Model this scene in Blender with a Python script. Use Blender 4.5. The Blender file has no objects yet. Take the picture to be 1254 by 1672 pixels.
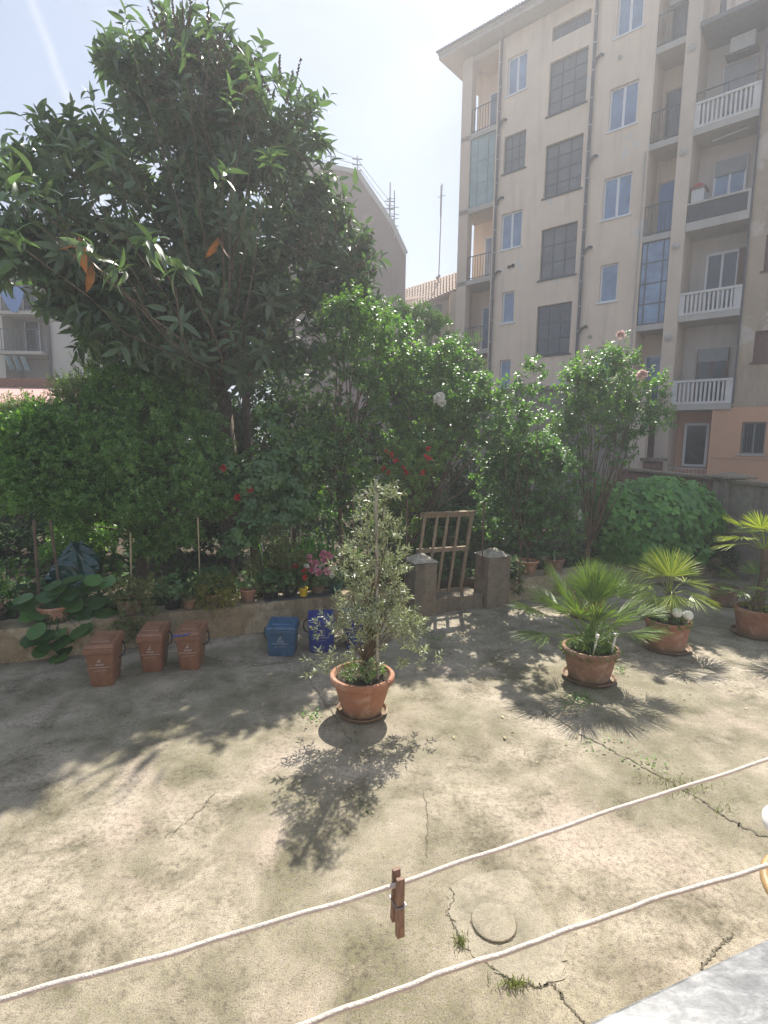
import bpy, math, random
import numpy as np
from mathutils import Vector, Matrix
random.seed(7); rng = np.random.default_rng(11)
sc = bpy.context.scene; col = sc.collection
R = math.radians
# ------------------------------------------------------------------ camera
F_PX, PITCH, ROLL, CAM_H = 873.0, 7.5, 0.8, 2.8
_t, _r = R(PITCH), R(ROLL)
_f = np.array([0, math.cos(_t), -math.sin(_t)]); _x = np.array([1.0, 0, 0]); _u = np.cross(_x, _f)
CR = _x*math.cos(_r) + _u*math.sin(_r); CU = -_x*math.sin(_r) + _u*math.cos(_r)
CAM = np.array([0, 0, CAM_H])
cd = bpy.data.cameras.new('camera'); cam = bpy.data.objects.new('camera', cd); col.objects.link(cam)
cd.sensor_fit = 'VERTICAL'; cd.sensor_height = 24; cd.lens = 24*F_PX/1672; cd.clip_start = 0.02; cd.clip_end = 3000
m = Matrix(((CR[0], CU[0], -_f[0], 0), (CR[1], CU[1], -_f[1], 0), (CR[2], CU[2], -_f[2], CAM_H), (0, 0, 0, 1)))
cam.matrix_world = m
sc.camera = cam
sc.render.resolution_x, sc.render.resolution_y = 768, 1024
# ------------------------------------------------------------------ world, sun, exposure
SUN_EL, SUN_AZ = 50.0, 13.0
w = bpy.data.worlds.new('World'); sc.world = w; w.use_nodes = True
nt = w.node_tree; nt.nodes.clear()
def N(nt, typ, **kw):
    n = nt.nodes.new(typ)
    for k, v in kw.items():
        if k[0] == '_': n.inputs[k[1:].replace('__', ' ')].default_value = v
        else: setattr(n, k, v)
    return n
sky = N(nt, 'ShaderNodeTexSky', sky_type='NISHITA', sun_disc=False, sun_elevation=R(SUN_EL), sun_rotation=R(SUN_AZ), dust_density=1.2, air_density=1.0, ozone_density=1.5)
bg = N(nt, 'ShaderNodeBackground'); bg.inputs[1].default_value = 0.067
wo = N(nt, 'ShaderNodeOutputWorld')
tc = N(nt, 'ShaderNodeTexCoord')
mp = N(nt, 'ShaderNodeMapping'); mp.inputs['Scale'].default_value = (1.6, 1.2, 3.2)
nz = N(nt, 'ShaderNodeTexNoise'); nz.inputs['Scale'].default_value = 1.5; nz.inputs['Detail'].default_value = 7; nz.inputs['Roughness'].default_value = .58; nz.inputs['Distortion'].default_value = .6
cr = N(nt, 'ShaderNodeValToRGB'); cr.color_ramp.elements[0].position = .42; cr.color_ramp.elements[1].position = .72
cr.color_ramp.elements[0].color = (.6, .6, .6, 1); cr.color_ramp.elements[1].color = (.93, .93, .93, 1)
L = nt.links.new
L(tc.outputs['Generated'], mp.inputs[0]); L(mp.outputs[0], nz.inputs[0]); L(nz.outputs[0], cr.inputs[0])
# a contrail: a thin band along a great circle of the sky
def pdir(px, py):
    d = _f + CR*(px-627)/F_PX + CU*(836-py)/F_PX
    return d/np.linalg.norm(d)
c1, c2 = pdir(45, -20), pdir(138, 235); cn = np.cross(c1, c2); cn /= np.linalg.norm(cn)
dn = N(nt, 'ShaderNodeVectorMath', operation='DOT_PRODUCT'); dn.inputs[1].default_value = cn
n2 = N(nt, 'ShaderNodeTexNoise'); n2.inputs['Scale'].default_value = 9; n2.inputs['Detail'].default_value = 5
ma = N(nt, 'ShaderNodeMath', operation='MULTIPLY_ADD'); ma.inputs[1].default_value = .018; ma.inputs[2].default_value = -.009
ad = N(nt, 'ShaderNodeMath', operation='ADD'); ab = N(nt, 'ShaderNodeMath', operation='ABSOLUTE')
mr = N(nt, 'ShaderNodeMapRange'); mr.inputs[1].default_value = .0; mr.inputs[2].default_value = .008; mr.inputs[3].default_value = .3; mr.inputs[4].default_value = 0
cm = (c1+c2); cm /= np.linalg.norm(cm)
dm = N(nt, 'ShaderNodeVectorMath', operation='DOT_PRODUCT'); dm.inputs[1].default_value = cm
mr2 = N(nt, 'ShaderNodeMapRange'); mr2.inputs[1].default_value = .965; mr2.inputs[2].default_value = .99
mu = N(nt, 'ShaderNodeMath', operation='MULTIPLY'); mx = N(nt, 'ShaderNodeMath', operation='ADD'); mx.use_clamp = True
L(tc.outputs['Generated'], dn.inputs[0]); L(tc.outputs['Generated'], n2.inputs[0]); L(n2.outputs[0], ma.inputs[0])
L(dn.outputs['Value'], ad.inputs[0]); L(ma.outputs[0], ad.inputs[1]); L(ad.outputs[0], ab.inputs[0]); L(ab.outputs[0], mr.inputs[0])
L(tc.outputs['Generated'], dm.inputs[0]); L(dm.outputs['Value'], mr2.inputs[0]); L(mr.outputs[0], mu.inputs[0]); L(mr2.outputs[0], mu.inputs[1])
cr2 = N(nt, 'ShaderNodeValToRGB'); cr2.color_ramp.elements[0].position = .5; cr2.color_ramp.elements[1].position = .78; cr2.color_ramp.elements[1].color = (.5, .5, .5, 1); L(nz.outputs[0], cr2.inputs[0])
L(cr2.outputs[0], mx.inputs[0]); L(mu.outputs[0], mx.inputs[1])
mix = N(nt, 'ShaderNodeMixRGB'); mix.inputs[2].default_value = (2.9, 3.55, 4.8, 1)
L(cr.outputs[0], mix.inputs[0]); L(sky.outputs[0], mix.inputs[1]); mixb = N(nt, 'ShaderNodeMixRGB'); mixb.inputs[2].default_value = (6.6, 6.9, 7.4, 1); L(mx.outputs[0], mixb.inputs[0]); L(mix.outputs[0], mixb.inputs[1]); L(mixb.outputs[0], bg.inputs[0]); L(bg.outputs[0], wo.inputs[0])
sd = bpy.data.lights.new('sun', 'SUN'); sd.energy = 4.4; sd.angle = R(.55); sd.color = (1, .94, .84)
so = bpy.data.objects.new('sun', sd); col.objects.link(so)
sv = Vector((math.sin(R(SUN_AZ))*math.cos(R(SUN_EL)), math.cos(R(SUN_AZ))*math.cos(R(SUN_EL)), math.sin(R(SUN_EL))))
so.rotation_euler = sv.to_track_quat('Z', 'Y').to_euler(); so.location = (0, 0, 30)
sc.view_settings.view_transform = 'Standard'; sc.view_settings.look = 'None'; sc.view_settings.gamma = 1
sc.view_settings.exposure = 1.17
# ------------------------------------------------------------------ helpers
def at(px, py, Y):                      # world point seen at a picture position, at distance Y
    d = _f + CR*(px-627)/F_PX + CU*(836-py)/F_PX
    return CAM + d*(Y/d[1])
def atz(px, py, z=0):
    d = _f + CR*(px-627)/F_PX + CU*(836-py)/F_PX
    return CAM + d*((z-CAM_H)/d[2])
def pxm(px, Y): return px*Y/F_PX
WO = np.array([0, 8.3, 0.]); WU = np.array([.922, .387, 0]); WN = np.array([.387, -.922, 0]); WANG = math.atan2(.387, .922)
def wp(u, v, z): return WO + WU*u - WN*v + np.array([0, 0, z])     # v: behind the planter wall's front

def tag(o, label=None, cat=None, group=None, kind=None):
    if label: o['label'] = label
    if cat: o['category'] = cat
    if group: o['group'] = group
    if kind: o['kind'] = kind
    return o
def empty(name, loc=(0, 0, 0), rz=0, **kw):
    o = bpy.data.objects.new(name, None); col.objects.link(o); o.location = tuple(loc); o.rotation_euler = (0, 0, rz); o.empty_display_size = .1
    return tag(o, **kw)
class MB:
    def __init__(s): s.v = []; s.f = []
    def add(s, vs, fs):
        b = len(s.v); s.v += [tuple(p) for p in vs]; s.f += [tuple(i+b for i in f) for f in fs]; return s
    def box(s, x0, x1, y0, y1, z0, z1, top=1.0, bot=1.0):
        cx, cy = (x0+x1)/2, (y0+y1)/2; hx, hy = (x1-x0)/2, (y1-y0)/2; vs = []
        for z, k in ((z0, bot), (z1, top)):
            for a, b in ((-1, -1), (1, -1), (1, 1), (-1, 1)): vs.append((cx+a*hx*k, cy+b*hy*k, z))
        return s.add(vs, [(0, 3, 2, 1), (4, 5, 6, 7), (0, 1, 5, 4), (1, 2, 6, 5), (2, 3, 7, 6), (3, 0, 4, 7)])
    def bar(s, p, q, wd, th, up=(0, 0, 1)):
        p, q = Vector(p), Vector(q); d = (q-p).normalized(); a = d.cross(Vector(up))
        if a.length < 1e-4: a = d.cross(Vector((0, 1, 0)))
        a.normalize(); b = d.cross(a).normalized(); vs = []
        for c in (p, q):
            for i, j in ((-1, -1), (1, -1), (1, 1), (-1, 1)): vs.append(c+a*i*wd/2+b*j*th/2)
        return s.add(vs, [(0, 3, 2, 1), (4, 5, 6, 7), (0, 1, 5, 4), (1, 2, 6, 5), (2, 3, 7, 6), (3, 0, 4, 7)])
    def tube(s, pts, rad, n=6, cap=True):
        pts = [Vector(p) for p in pts]
        if not hasattr(rad, '__len__'): rad = [rad]*len(pts)
        vs = []; fs = []; pa = None
        for i, p in enumerate(pts):
            d = (pts[min(i+1, len(pts)-1)]-pts[max(i-1, 0)])
            if d.length < 1e-9: d = Vector((0, 0, 1))
            d.normalize()
            a = pa if pa is not None else d.orthogonal()
            a = (a-d*a.dot(d))
            if a.length < 1e-5: a = d.orthogonal()
            a.normalize(); pa = a; b = d.cross(a)
            for k in range(n):
                t = 2*math.pi*k/n; vs.append(p+(a*math.cos(t)+b*math.sin(t))*rad[i])
        for i in range(len(pts)-1):
            for k in range(n): fs.append((i*n+k, i*n+(k+1) % n, (i+1)*n+(k+1) % n, (i+1)*n+k))
        if cap: fs += [tuple(range(n))[::-1], tuple((len(pts)-1)*n+k for k in range(n))]
        return s.add(vs, fs)
    def lathe(s, prof, n=40, c=(0, 0, 0), wob=0):
        vs = []; fs = []
        for i, (r, z) in enumerate(prof):
            for k in range(n):
                t = 2*math.pi*k/n; rr = r*(1+wob*math.sin(3*t+1)); vs.append((c[0]+rr*math.cos(t), c[1]+rr*math.sin(t), c[2]+z))
        for i in range(len(prof)-1):
            for k in range(n): fs.append((i*n+k, i*n+(k+1) % n, (i+1)*n+(k+1) % n, (i+1)*n+k))
        if prof[0][0] > 1e-6: fs.append(tuple(range(n))[::-1])
        if prof[-1][0] > 1e-6: fs.append(tuple((len(prof)-1)*n+k for k in range(n)))
        return s.add(vs, fs)
    def prism(s, poly, y0, y1):             # polygon in x,z extruded along y
        n = len(poly); vs = [(x, y0, z) for x, z in poly]+[(x, y1, z) for x, z in poly]
        return s.add(vs, [tuple(range(n)), tuple(range(2*n-1, n-1, -1))]+[(i, i+n, (i+1) % n+n, (i+1) % n) for i in range(n)])
    def sheet(s, poly, z): return s.add([(p[0], p[1], z) for p in poly], [tuple(range(len(poly)))])
    def build(s, name, mat, parent=None, smooth=False, bevel=0, **kw):
        me = bpy.data.meshes.new(name); me.from_pydata(s.v, [], s.f); me.validate(); me.materials.append(mat)
        if smooth:
            me.polygons.foreach_set('use_smooth', [True]*len(me.polygons))
            if smooth != 'all': me.set_sharp_from_angle(angle=R(40))
        o = bpy.data.objects.new(name, me); col.objects.link(o); o.parent = parent
        if bevel:
            b = o.modifiers.new('bevel', 'BEVEL'); b.width = bevel; b.segments = 2; b.limit_method = 'ANGLE'
        return tag(o, **kw)
# ------------------------------------------------------------------ materials
def newmat(name):
    m = bpy.data.materials.new(name); m.use_nodes = True; nt = m.node_tree; return m, nt, nt.nodes['Principled BSDF']
def ramp(nt, fac, stops):
    r = nt.nodes.new('ShaderNodeValToRGB'); e = r.color_ramp.elements
    while len(e) < len(stops): e.new(.5)
    for i, (p, c) in enumerate(stops):
        e[i].position = p; e[i].color = tuple(c)+(1,) if len(c) == 3 else c
    nt.links.new(fac, r.inputs[0]); return r.outputs[0]
def noise(nt, scale, detail=6, rough=.6, vec=None, dist=0, stretch=None):
    t = nt.nodes.new('ShaderNodeTexCoord'); n = nt.nodes.new('ShaderNodeTexNoise')
    n.inputs['Scale'].default_value = scale; n.inputs['Detail'].default_value = detail; n.inputs['Roughness'].default_value = rough; n.inputs['Distortion'].default_value = dist
    v = vec or t.outputs['Object']
    if stretch:
        mp = nt.nodes.new('ShaderNodeMapping'); mp.inputs['Scale'].default_value = stretch; nt.links.new(v, mp.inputs[0]); v = mp.outputs[0]
    nt.links.new(v, n.inputs['Vector']); return n.outputs['Fac']
def mixc(nt, fac, a, b, mode='MIX'):
    x = nt.nodes.new('ShaderNodeMixRGB'); x.blend_type = mode
    for i, q in ((0, fac), (1, a), (2, b)):
        if hasattr(q, 'is_linked'): nt.links.new(q, x.inputs[i])
        elif isinstance(q, (int, float)): x.inputs[i].default_value = q
        else: x.inputs[i].default_value = tuple(q)+(1,)
    return x.outputs[0]
def bump(nt, b, h, strength=.3, dist=.01):
    x = nt.nodes.new('ShaderNodeBump'); x.inputs['Strength'].default_value = strength; x.inputs['Distance'].default_value = dist
    nt.links.new(h, x.inputs['Height']); nt.links.new(x.outputs[0], b.inputs['Normal'])
def plain(name, c, rough=.6, var=.15, scale=8, metal=0, bmp=0, spec=.5, stretch=None):
    m, nt, b = newmat(name); n = noise(nt, scale, stretch=stretch)
    lo = tuple(x*(1-var) for x in c); hi = tuple(min(1, x*(1+var)) for x in c)
    nt.links.new(ramp(nt, n, [(.3, lo), (.7, hi)]), b.inputs['Base Color'])
    b.inputs['Roughness'].default_value = rough; b.inputs['Metallic'].default_value = metal; b.inputs['Specular IOR Level'].default_value = spec
    if bmp: bump(nt, b, noise(nt, scale*6), bmp)
    return m
def leafmat(name, dark, light, rough=.45, trans=.3, tcol=None, spec=.5):
    m, nt, b = newmat(name); a = nt.nodes.new('ShaderNodeAttribute'); a.attribute_name = 'rnd'
    c = ramp(nt, a.outputs['Fac'], [(0, dark), (.75, light), (1, tuple(min(1, x*1.25) for x in light))])
    nt.links.new(c, b.inputs['Base Color']); b.inputs['Roughness'].default_value = rough; b.inputs['Specular IOR Level'].default_value = spec
    tr = nt.nodes.new('ShaderNodeBsdfTranslucent'); tcx = mixc(nt, 1.0, c, tcol or (1.5, 1.9, .5), 'MULTIPLY')
    nt.links.new(tcx, tr.inputs[0]); mx = nt.nodes.new('ShaderNodeMixShader'); mx.inputs[0].default_value = trans
    nt.links.new(b.outputs[0], mx.inputs[1]); nt.links.new(tr.outputs[0], mx.inputs[2]); nt.links.new(mx.outputs[0], nt.nodes['Material Output'].inputs[0])
    return m
def plaster(name, base, stain, patch=None, patch_lo=.62, rough=.9, drip=.5, sc0=.5, grit=0):
    m, nt, b = newmat(name)
    c = ramp(nt, noise(nt, sc0, 8, .62), [(.3, tuple(x*.86 for x in base)), (.55, base), (.8, tuple(min(1, x*1.1) for x in base))])
    dr = noise(nt, 1.0, 6, .65, stretch=(2.6, 2.6, .28))
    f = ramp(nt, dr, [(.5, (0, 0, 0)), (.78, (drip,)*3)]); c = mixc(nt, f, c, stain)
    if patch:
        f2 = ramp(nt, noise(nt, .55, 9, .6, dist=.4), [(patch_lo, (0, 0, 0)), (patch_lo+.02, (.75,)*3)]); c = mixc(nt, f2, c, patch)
    sp = ramp(nt, noise(nt, 45, 6, .75), [(.36, (.68,)*3), (.56, (1.04,)*3)]); c = mixc(nt, .15+.85*grit, c, mixc(nt, 1.0, c, sp, 'MULTIPLY')); sp = ramp(nt, noise(nt, 7, 7, .7, dist=.5), [(.38, (.72,)*3), (.56, (1.04,)*3)]); c = mixc(nt, .8*grit, c, mixc(nt, 1.0, c, sp, 'MULTIPLY'))
    nt.links.new(c, b.inputs['Base Color']); b.inputs['Roughness'].default_value = rough; bump(nt, b, noise(nt, 30, 8), .6, .012)
    return m
def glassmat(name, c, rough=.12, var=.3):
    m, nt, b = newmat(name); n = noise(nt, 1.6, 4)
    nt.links.new(ramp(nt, n, [(.3, tuple(x*(1-var) for x in c)), (.7, tuple(x*(1+var) for x in c))]), b.inputs['Base Color'])
    b.inputs['Roughness'].default_value = rough; b.inputs['Specular IOR Level'].default_value = .9; return m
def terracotta(name, c=(.40, .19, .115)):
    m, nt, b = newmat(name)
    cc = ramp(nt, noise(nt, 3, 8, .6), [(.3, tuple(x*.75 for x in c)), (.55, c), (.75, (c[0]*1.2, c[1]*1.35, c[2]*1.5))])
    tcx = nt.nodes.new('ShaderNodeTexCoord'); sp = nt.nodes.new('ShaderNodeSeparateXYZ'); nt.links.new(tcx.outputs['Object'], sp.inputs[0])
    ad = nt.nodes.new('ShaderNodeMath'); ad.operation = 'MULTIPLY_ADD'; nt.links.new(noise(nt, 9, 6), ad.inputs[0]); ad.inputs[1].default_value = .35; nt.links.new(sp.outputs[2], ad.inputs[2])
    f = ramp(nt, ad.outputs[0], [(.2, (.75,)*3), (.36, (0, 0, 0))])       # moss and lime stains near the foot
    cc = mixc(nt, f, cc, (.16, .13, .07)); cc = mixc(nt, ramp(nt, noise(nt, 6, 9, .7, dist=.6), [(.52, (0,)*3), (.66, (.55,)*3)]), cc, (.52, .40, .32)); cc = mixc(nt, ramp(nt, noise(nt, 14, 6, .7), [(.56, (0,)*3), (.7, (.6,)*3)]), cc, (.12, .08, .055)); nt.links.new(cc, b.inputs['Base Color']); b.inputs['Roughness'].default_value = .85
    bump(nt, b, noise(nt, 60, 5), .2, .004); return m

def ground_mat(fresh=False):
    m, nt, b = newmat('courtyard_concrete')
    big = noise(nt, .55, 7, .6, dist=.5); mid = noise(nt, 2.2, 9, .68, dist=.3); fine = noise(nt, 26, 8, .7); vf = noise(nt, 120, 4, .7)
    c = ramp(nt, mid, [(.36, (.17, .15, .105)), (.46, (.29, .255, .19)), (.56, (.40, .35, .27)), (.70, (.53, .46, .37))])
    moss = ramp(nt, big, [(.42, (.0,)*3), (.56, (.95,)*3)]); mo2 = ramp(nt, fine, [(.42, (0,)*3), (.58, (1,)*3)])
    f = mixc(nt, 1.0, moss, mo2, 'MULTIPLY'); c = mixc(nt, f, c, (.175, .165, .10))
    pk = ramp(nt, noise(nt, .9, 5, .6, dist=.8), [(.54, (0,)*3), (.68, (.65,)*3)]); c = mixc(nt, pk, c, (.50, .41, .34))
    ye = ramp(nt, noise(nt, 1.4, 8, .7, dist=.3), [(.55, (0,)*3), (.66, (.35,)*3)]); c = mixc(nt, ye, c, (.45, .41, .29))
    sp = ramp(nt, vf, [(.34, (.38,)*3), (.48, (1,)*3), (.68, (1.18,)*3)]); c = mixc(nt, 1.0, c, sp, 'MULTIPLY')
    f2 = ramp(nt, fine, [(.34, (.55,)*3), (.54, (1.1,)*3)]); c = mixc(nt, 1.0, c, f2, 'MULTIPLY')
    # pale grit and lichen specks
    vo = nt.nodes.new('ShaderNodeTexVoronoi'); vo.inputs['Scale'].default_value = 22; t = nt.nodes.new('ShaderNodeTexCoord'); nt.links.new(t.outputs['Object'], vo.inputs['Vector'])
    s2 = ramp(nt, vo.outputs['Distance'], [(.06, (.5,)*3), (.1, (0,)*3)]); c = mixc(nt, s2, c, (.6, .55, .45))
    if fresh: c = mixc(nt, .3, c, (.46, .42, .34))
    nt.links.new(c, b.inputs['Base Color']); b.inputs['Roughness'].default_value = .93; b.inputs['Specular IOR Level'].default_value = .3
    bump(nt, b, mixc(nt, .5, fine, vf), .9, .015); return m
M = dict(
 ground=ground_mat(),
 patch=plaster('cement_patch', (.40, .355, .28), (.25, .22, .165), (.46, .41, .34), .56, drip=.35, sc0=3),
 lid=plaster('cement_lid', (.35, .305, .235), (.22, .19, .14), (.42, .37, .30), .56, drip=.4, sc0=6),
 crack=plain('crack', (.13, .115, .08), .95, .4, 20),
 soil=plain('soil', (.075, .055, .035), .95, .5, 4, bmp=.6),
 dirt=plain('pot_soil', (.05, .038, .025), .95, .5, 30, bmp=.6),
 facade=plaster('cream_plaster', (.80, .645, .50), (.46, .38, .31), (.66, .63, .59), .61, drip=.6),
 facade2=plaster('cream_plaster_pillar', (.66, .545, .43), (.48, .40, .32), None, drip=.35),
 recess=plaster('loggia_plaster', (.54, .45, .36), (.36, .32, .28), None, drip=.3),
 wing=plaster('weathered_plaster', (.50, .39, .28), (.22, .17, .13), (.62, .54, .46), .56, drip=.95, sc0=.9, grit=.35),
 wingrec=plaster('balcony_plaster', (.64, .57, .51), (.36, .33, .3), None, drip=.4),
 peach=plaster('peach_plaster', (.66, .38, .235), (.46, .28, .19), None, drip=.25),
 gable=plaster('gable_render', (.27, .195, .17), (.19, .14, .12), (.32, .24, .2), .62, drip=.5, sc0=.2),
 annex=plaster('annex_plaster', (.52, .43, .33), (.4, .34, .27), None),
 greywall=plaster('grey_render', (.30, .27, .215), (.17, .155, .12), (.36, .33, .27), .63, drip=.6, sc0=1, grit=.6),
 oldwall=plaster('old_render', (.33, .30, .25), (.12, .105, .085), (.42, .37, .30), .55, drip=.8, sc0=2, grit=.9),
 planter=plaster('planter_plaster', (.36, .28, .17), (.11, .09, .05), (.50, .42, .29), .53, drip=.85, sc0=4, grit=1),
 pier=plaster('pier_cement', (.25, .205, .145), (.10, .085, .06), (.37, .33, .26), .6, drip=.8, sc0=5, grit=1),
 piercap=plain('pier_cap', (.42, .38, .30), .9, .35, 12, bmp=.4),
 brick=plain('old_brick', (.20, .12, .085), .9, .4, 14, bmp=.5),
 farwall=plaster('pale_far_plaster', (.56, .53, .47), (.44, .41, .37), None),
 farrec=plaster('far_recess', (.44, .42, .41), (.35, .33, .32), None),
 white=plain('white_frame', (.74, .74, .75), .4, .05), slab=plaster('slab_concrete', (.50, .46, .41), (.33, .3, .26), None, drip=.6),
 balus=plaster('white_balustrade', (.66, .635, .60), (.42, .4, .36), None, drip=.5, sc0=3),
 steel=plain('steel_frame', (.06, .065, .07), .5, .2), steelg=plain('green_steel', (.20, .27, .25), .5, .2),
 rail=plain('iron_rail', (.085, .095, .1), .5, .2), pipe=plain('pipe', (.10, .095, .10), .45, .2), pipej=plain('pipe_joint', (.36, .36, .37), .4, .1),
 pipel=plain('cream_pipe', (.46, .42, .36), .6, .1),
 gblue=glassmat('blue_glass', (.17, .25, .38), .1), gfrost=glassmat('dusty_glass', (.12, .125, .135), .55, .3), gdark=glassmat('dark_glass', (.03, .035, .045), .12),
 ggreen=glassmat('green_glass', (.24, .33, .32), .2, .25), curtain=glassmat('curtain_behind_glass', (.38, .40, .42), .25, .2),
 shutter=plain('rolling_shutter', (.30, .31, .32), .7, .12, 4), brown=plain('brown_shutter', (.17, .085, .06), .6, .2), bluecloth=plain('blue_cloth', (.16, .27, .52), .8, .1, 3),
 dark=plain('dark_interior', (.02, .02, .024), .9, .3), tile=plain('roof_tiles', (.25, .16, .115), .85, .4, 5, bmp=.3), eave=plain('eave_metal', (.16, .15, .15), .6, .2),
 eavew=plain('eave_board', (.40, .36, .32), .8, .1), acw=plain('ac_housing', (.55, .54, .52), .5, .08), ant=plain('aerial_metal', (.28, .28, .29), .4, .1, metal=.6),
 pink=plain('pink_sheet', (.62, .36, .32), .7, .1, 2),
 terra=terracotta('terracotta'), terra2=terracotta('terracotta_aged', (.30, .17, .11)), terra3=terracotta('terracotta_pale', (.45, .22, .14)),
 saucer=terracotta('saucer_clay', (.33, .18, .12)), wood=plain('pallet_wood', (.28, .21, .135), .8, .35, 6, stretch=(8, 8, 1), bmp=.3), bark=plain('bark', (.13, .095, .065), .9, .4, 12, bmp=.6),
 barkr=plain('rose_stem', (.14, .10, .055), .8, .35, 12), cane=plain('cane', (.42, .34, .2), .6, .2), rod=plain('rusty_rod', (.12, .075, .05), .8, .3), stakegrey=plain('grey_stake', (.36, .33, .29), .85, .2, 10, stretch=(6, 6, 1)),
 binbrown=plain('brown_plastic', (.25, .125, .075), .42, .25, 9), binblue=plain('blue_plastic', (.045, .11, .20), .35, .3, 9), binnavy=plain('royal_blue_plastic', (.02, .04, .20), .38, .12, 6),
 black=plain('black_plastic', (.018, .018, .02), .45, .2), print_=plain('white_print', (.6, .58, .55), .7, .1), bluecloth2=plain('blue_string', (.06, .10, .33), .7, .2),
 yellow=plain('yellow_plastic', (.72, .50, .02), .4, .05), greenpl=plain('green_plastic', (.035, .12, .09), .4, .2), tarp=plain('green_tarp', (.012, .06, .05), .22, .4, 5, spec=.8),
 rope=plain('cord', (.78, .66, .56), .8, .12, 90, bmp=.6), pegwood=plain('peg_wood', (.21, .125, .085), .65, .35, 60, stretch=(6, 6, 1), bmp=.2), marble=None,
 bulb=plain('white_globe', (.82, .82, .80), .3, .03), rattan=plain('rattan', (.40, .26, .12), .5, .3, 20), whitep=plain('white_plastic', (.80, .79, .78), .4, .03), greyseat=plain('grey_mesh', (.16, .15, .14), .8, .2),
)
def marble():
    m, nt, b = newmat('grey_marble')
    n1 = noise(nt, 30, 9, .65, dist=1.0, stretch=(1, 2.4, 1)); n2 = noise(nt, 200, 5, .7, stretch=(1, 2.0, 1)); c = ramp(nt, n1, [(.36, (.11, .115, .12)), (.5, (.19, .195, .20)), (.6, (.29, .29, .29))])
    c = mixc(nt, 1.0, c, ramp(nt, n2, [(.35, (.72,)*3), (.6, (1.05,)*3)]), 'MULTIPLY'); nt.links.new(c, b.inputs['Base Color']); b.inputs['Roughness'].default_value = .45; return m
M['marble'] = marble()
LM = dict(
 loquat=leafmat('loquat_leaf', (.055, .09, .055), (.13, .19, .10), .42, .32, (1.2, 1.5, .7), spec=.55),
 loqnew=leafmat('loquat_new_leaf', (.08, .12, .06), (.16, .22, .11), .4, .22, (1.2, 1.4, .8)),
 loqold=leafmat('loquat_old_leaf', (.13, .07, .03), (.2, .10, .04), .5, .2, (1.4, 1, .5)),
 privet=leafmat('privet_leaf', (.065, .13, .045), (.20, .32, .11), .42, .45),
 feather=leafmat('feathery_leaf', (.09, .14, .07), (.20, .28, .13), .5, .3),
 rose=leafmat('rose_leaf', (.06, .13, .05), (.14, .24, .10), .42, .38, spec=.55),
 rosel=leafmat('rose_young_leaf', (.09, .17, .04), (.18, .28, .08), .42, .38, spec=.5),
 olean=leafmat('oleander_leaf', (.05, .10, .04), (.13, .21, .085), .4, .25),
 hedge=leafmat('hedge_leaf', (.055, .18, .035), (.15, .34, .06), .42, .3),
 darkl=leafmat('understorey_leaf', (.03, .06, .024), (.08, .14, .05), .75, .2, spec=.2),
 olive=leafmat('olive_leaf', (.15, .175, .10), (.38, .41, .26), .42, .22, (1.1, 1.3, .7)),
 palm=leafmat('palm_leaf', (.08, .14, .04), (.19, .27, .07), .4, .28, (1.4, 1.6, .5)),
 palmy=leafmat('yellow_palm_leaf', (.13, .21, .04), (.32, .38, .07), .4, .35, (1.4, 1.4, .4)),
 herb=leafmat('herb_leaf', (.07, .13, .03), (.15, .22, .06), .5, .35),
 bright=leafmat('bright_leaf', (.08, .17, .045), (.17, .29, .075), .45, .4),
 big=leafmat('bergenia_leaf', (.04, .10, .03), (.085, .18, .05), .35, .25),
 ivy=leafmat('variegated_leaf', (.07, .10, .03), (.20, .22, .08), .45, .25),
 succ=leafmat('yellowing_leaf', (.10, .14, .03), (.34, .30, .06), .5, .3),
 ger=leafmat('geranium_leaf', (.04, .09, .03), (.09, .16, .05), .5, .25),
 grass=leafmat('grass_blade', (.08, .10, .03), (.17, .19, .06), .6, .3),
 dry=leafmat('fallen_leaf', (.22, .17, .08), (.50, .44, .26), .7, .2, (1, 1, .7)),
 pinkf=leafmat('pink_petal', (.55, .12, .22), (.78, .42, .50), .5, .3, (1, 1, 1)),
 redf=leafmat('red_petal', (.5, .015, .02), (.62, .04, .04), .5, .3, (1, 1, 1)),
 rosef=leafmat('pale_pink_petal', (.72, .50, .47), (.82, .66, .62), .5, .3, (1, 1, 1)),
 whitef=leafmat('white_petal', (.80, .76, .66), (.88, .86, .80), .5, .5, (1, 1, 1)),
 fruit=leafmat('loquat_fruit_bud', (.06, .05, .03), (.11, .09, .05), .6, .0),
)
# ------------------------------------------------------------------ leaves
def tleaf(wd=.3, fold=.12, droop=.15):
    v = np.array([(0, 0, 0), (-wd, .45, fold), (wd, .45, fold), (0, .5, 0), (0, 1, -droop)], float)
    return v, [(0, 2, 3), (0, 3, 1), (3, 2, 4), (3, 4, 1)]
def tlong(wd=.15, segs=4, droop=.3, fold=.05):
    v = []; f = []
    for i in range(segs+1):
        t = i/segs; ww = wd*math.sin(math.pi*min(1, .08+t*.92))**.8 if 0 < i < segs else .012
        z = -droop*t*t
        v += [(-ww, t, z+fold*ww/wd), (0, t, z), (ww, t, z+fold*ww/wd)]
    for i in range(segs):
        a = i*3
        f += [(a, a+1, a+4, a+3), (a+1, a+2, a+5, a+4)]
    return np.array(v), f
def tround(n=9, cup=.1):
    v = [(0, .5, 0)]; f = []
    for k in range(n):
        t = 2*math.pi*k/n; v.append((.48*math.sin(t), .5-.5*math.cos(t), cup*(abs(math.sin(t*1.5)))))
    for k in range(n): f.append((0, 1+k, 1+(k+1) % n))
    return np.array(v), f
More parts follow.
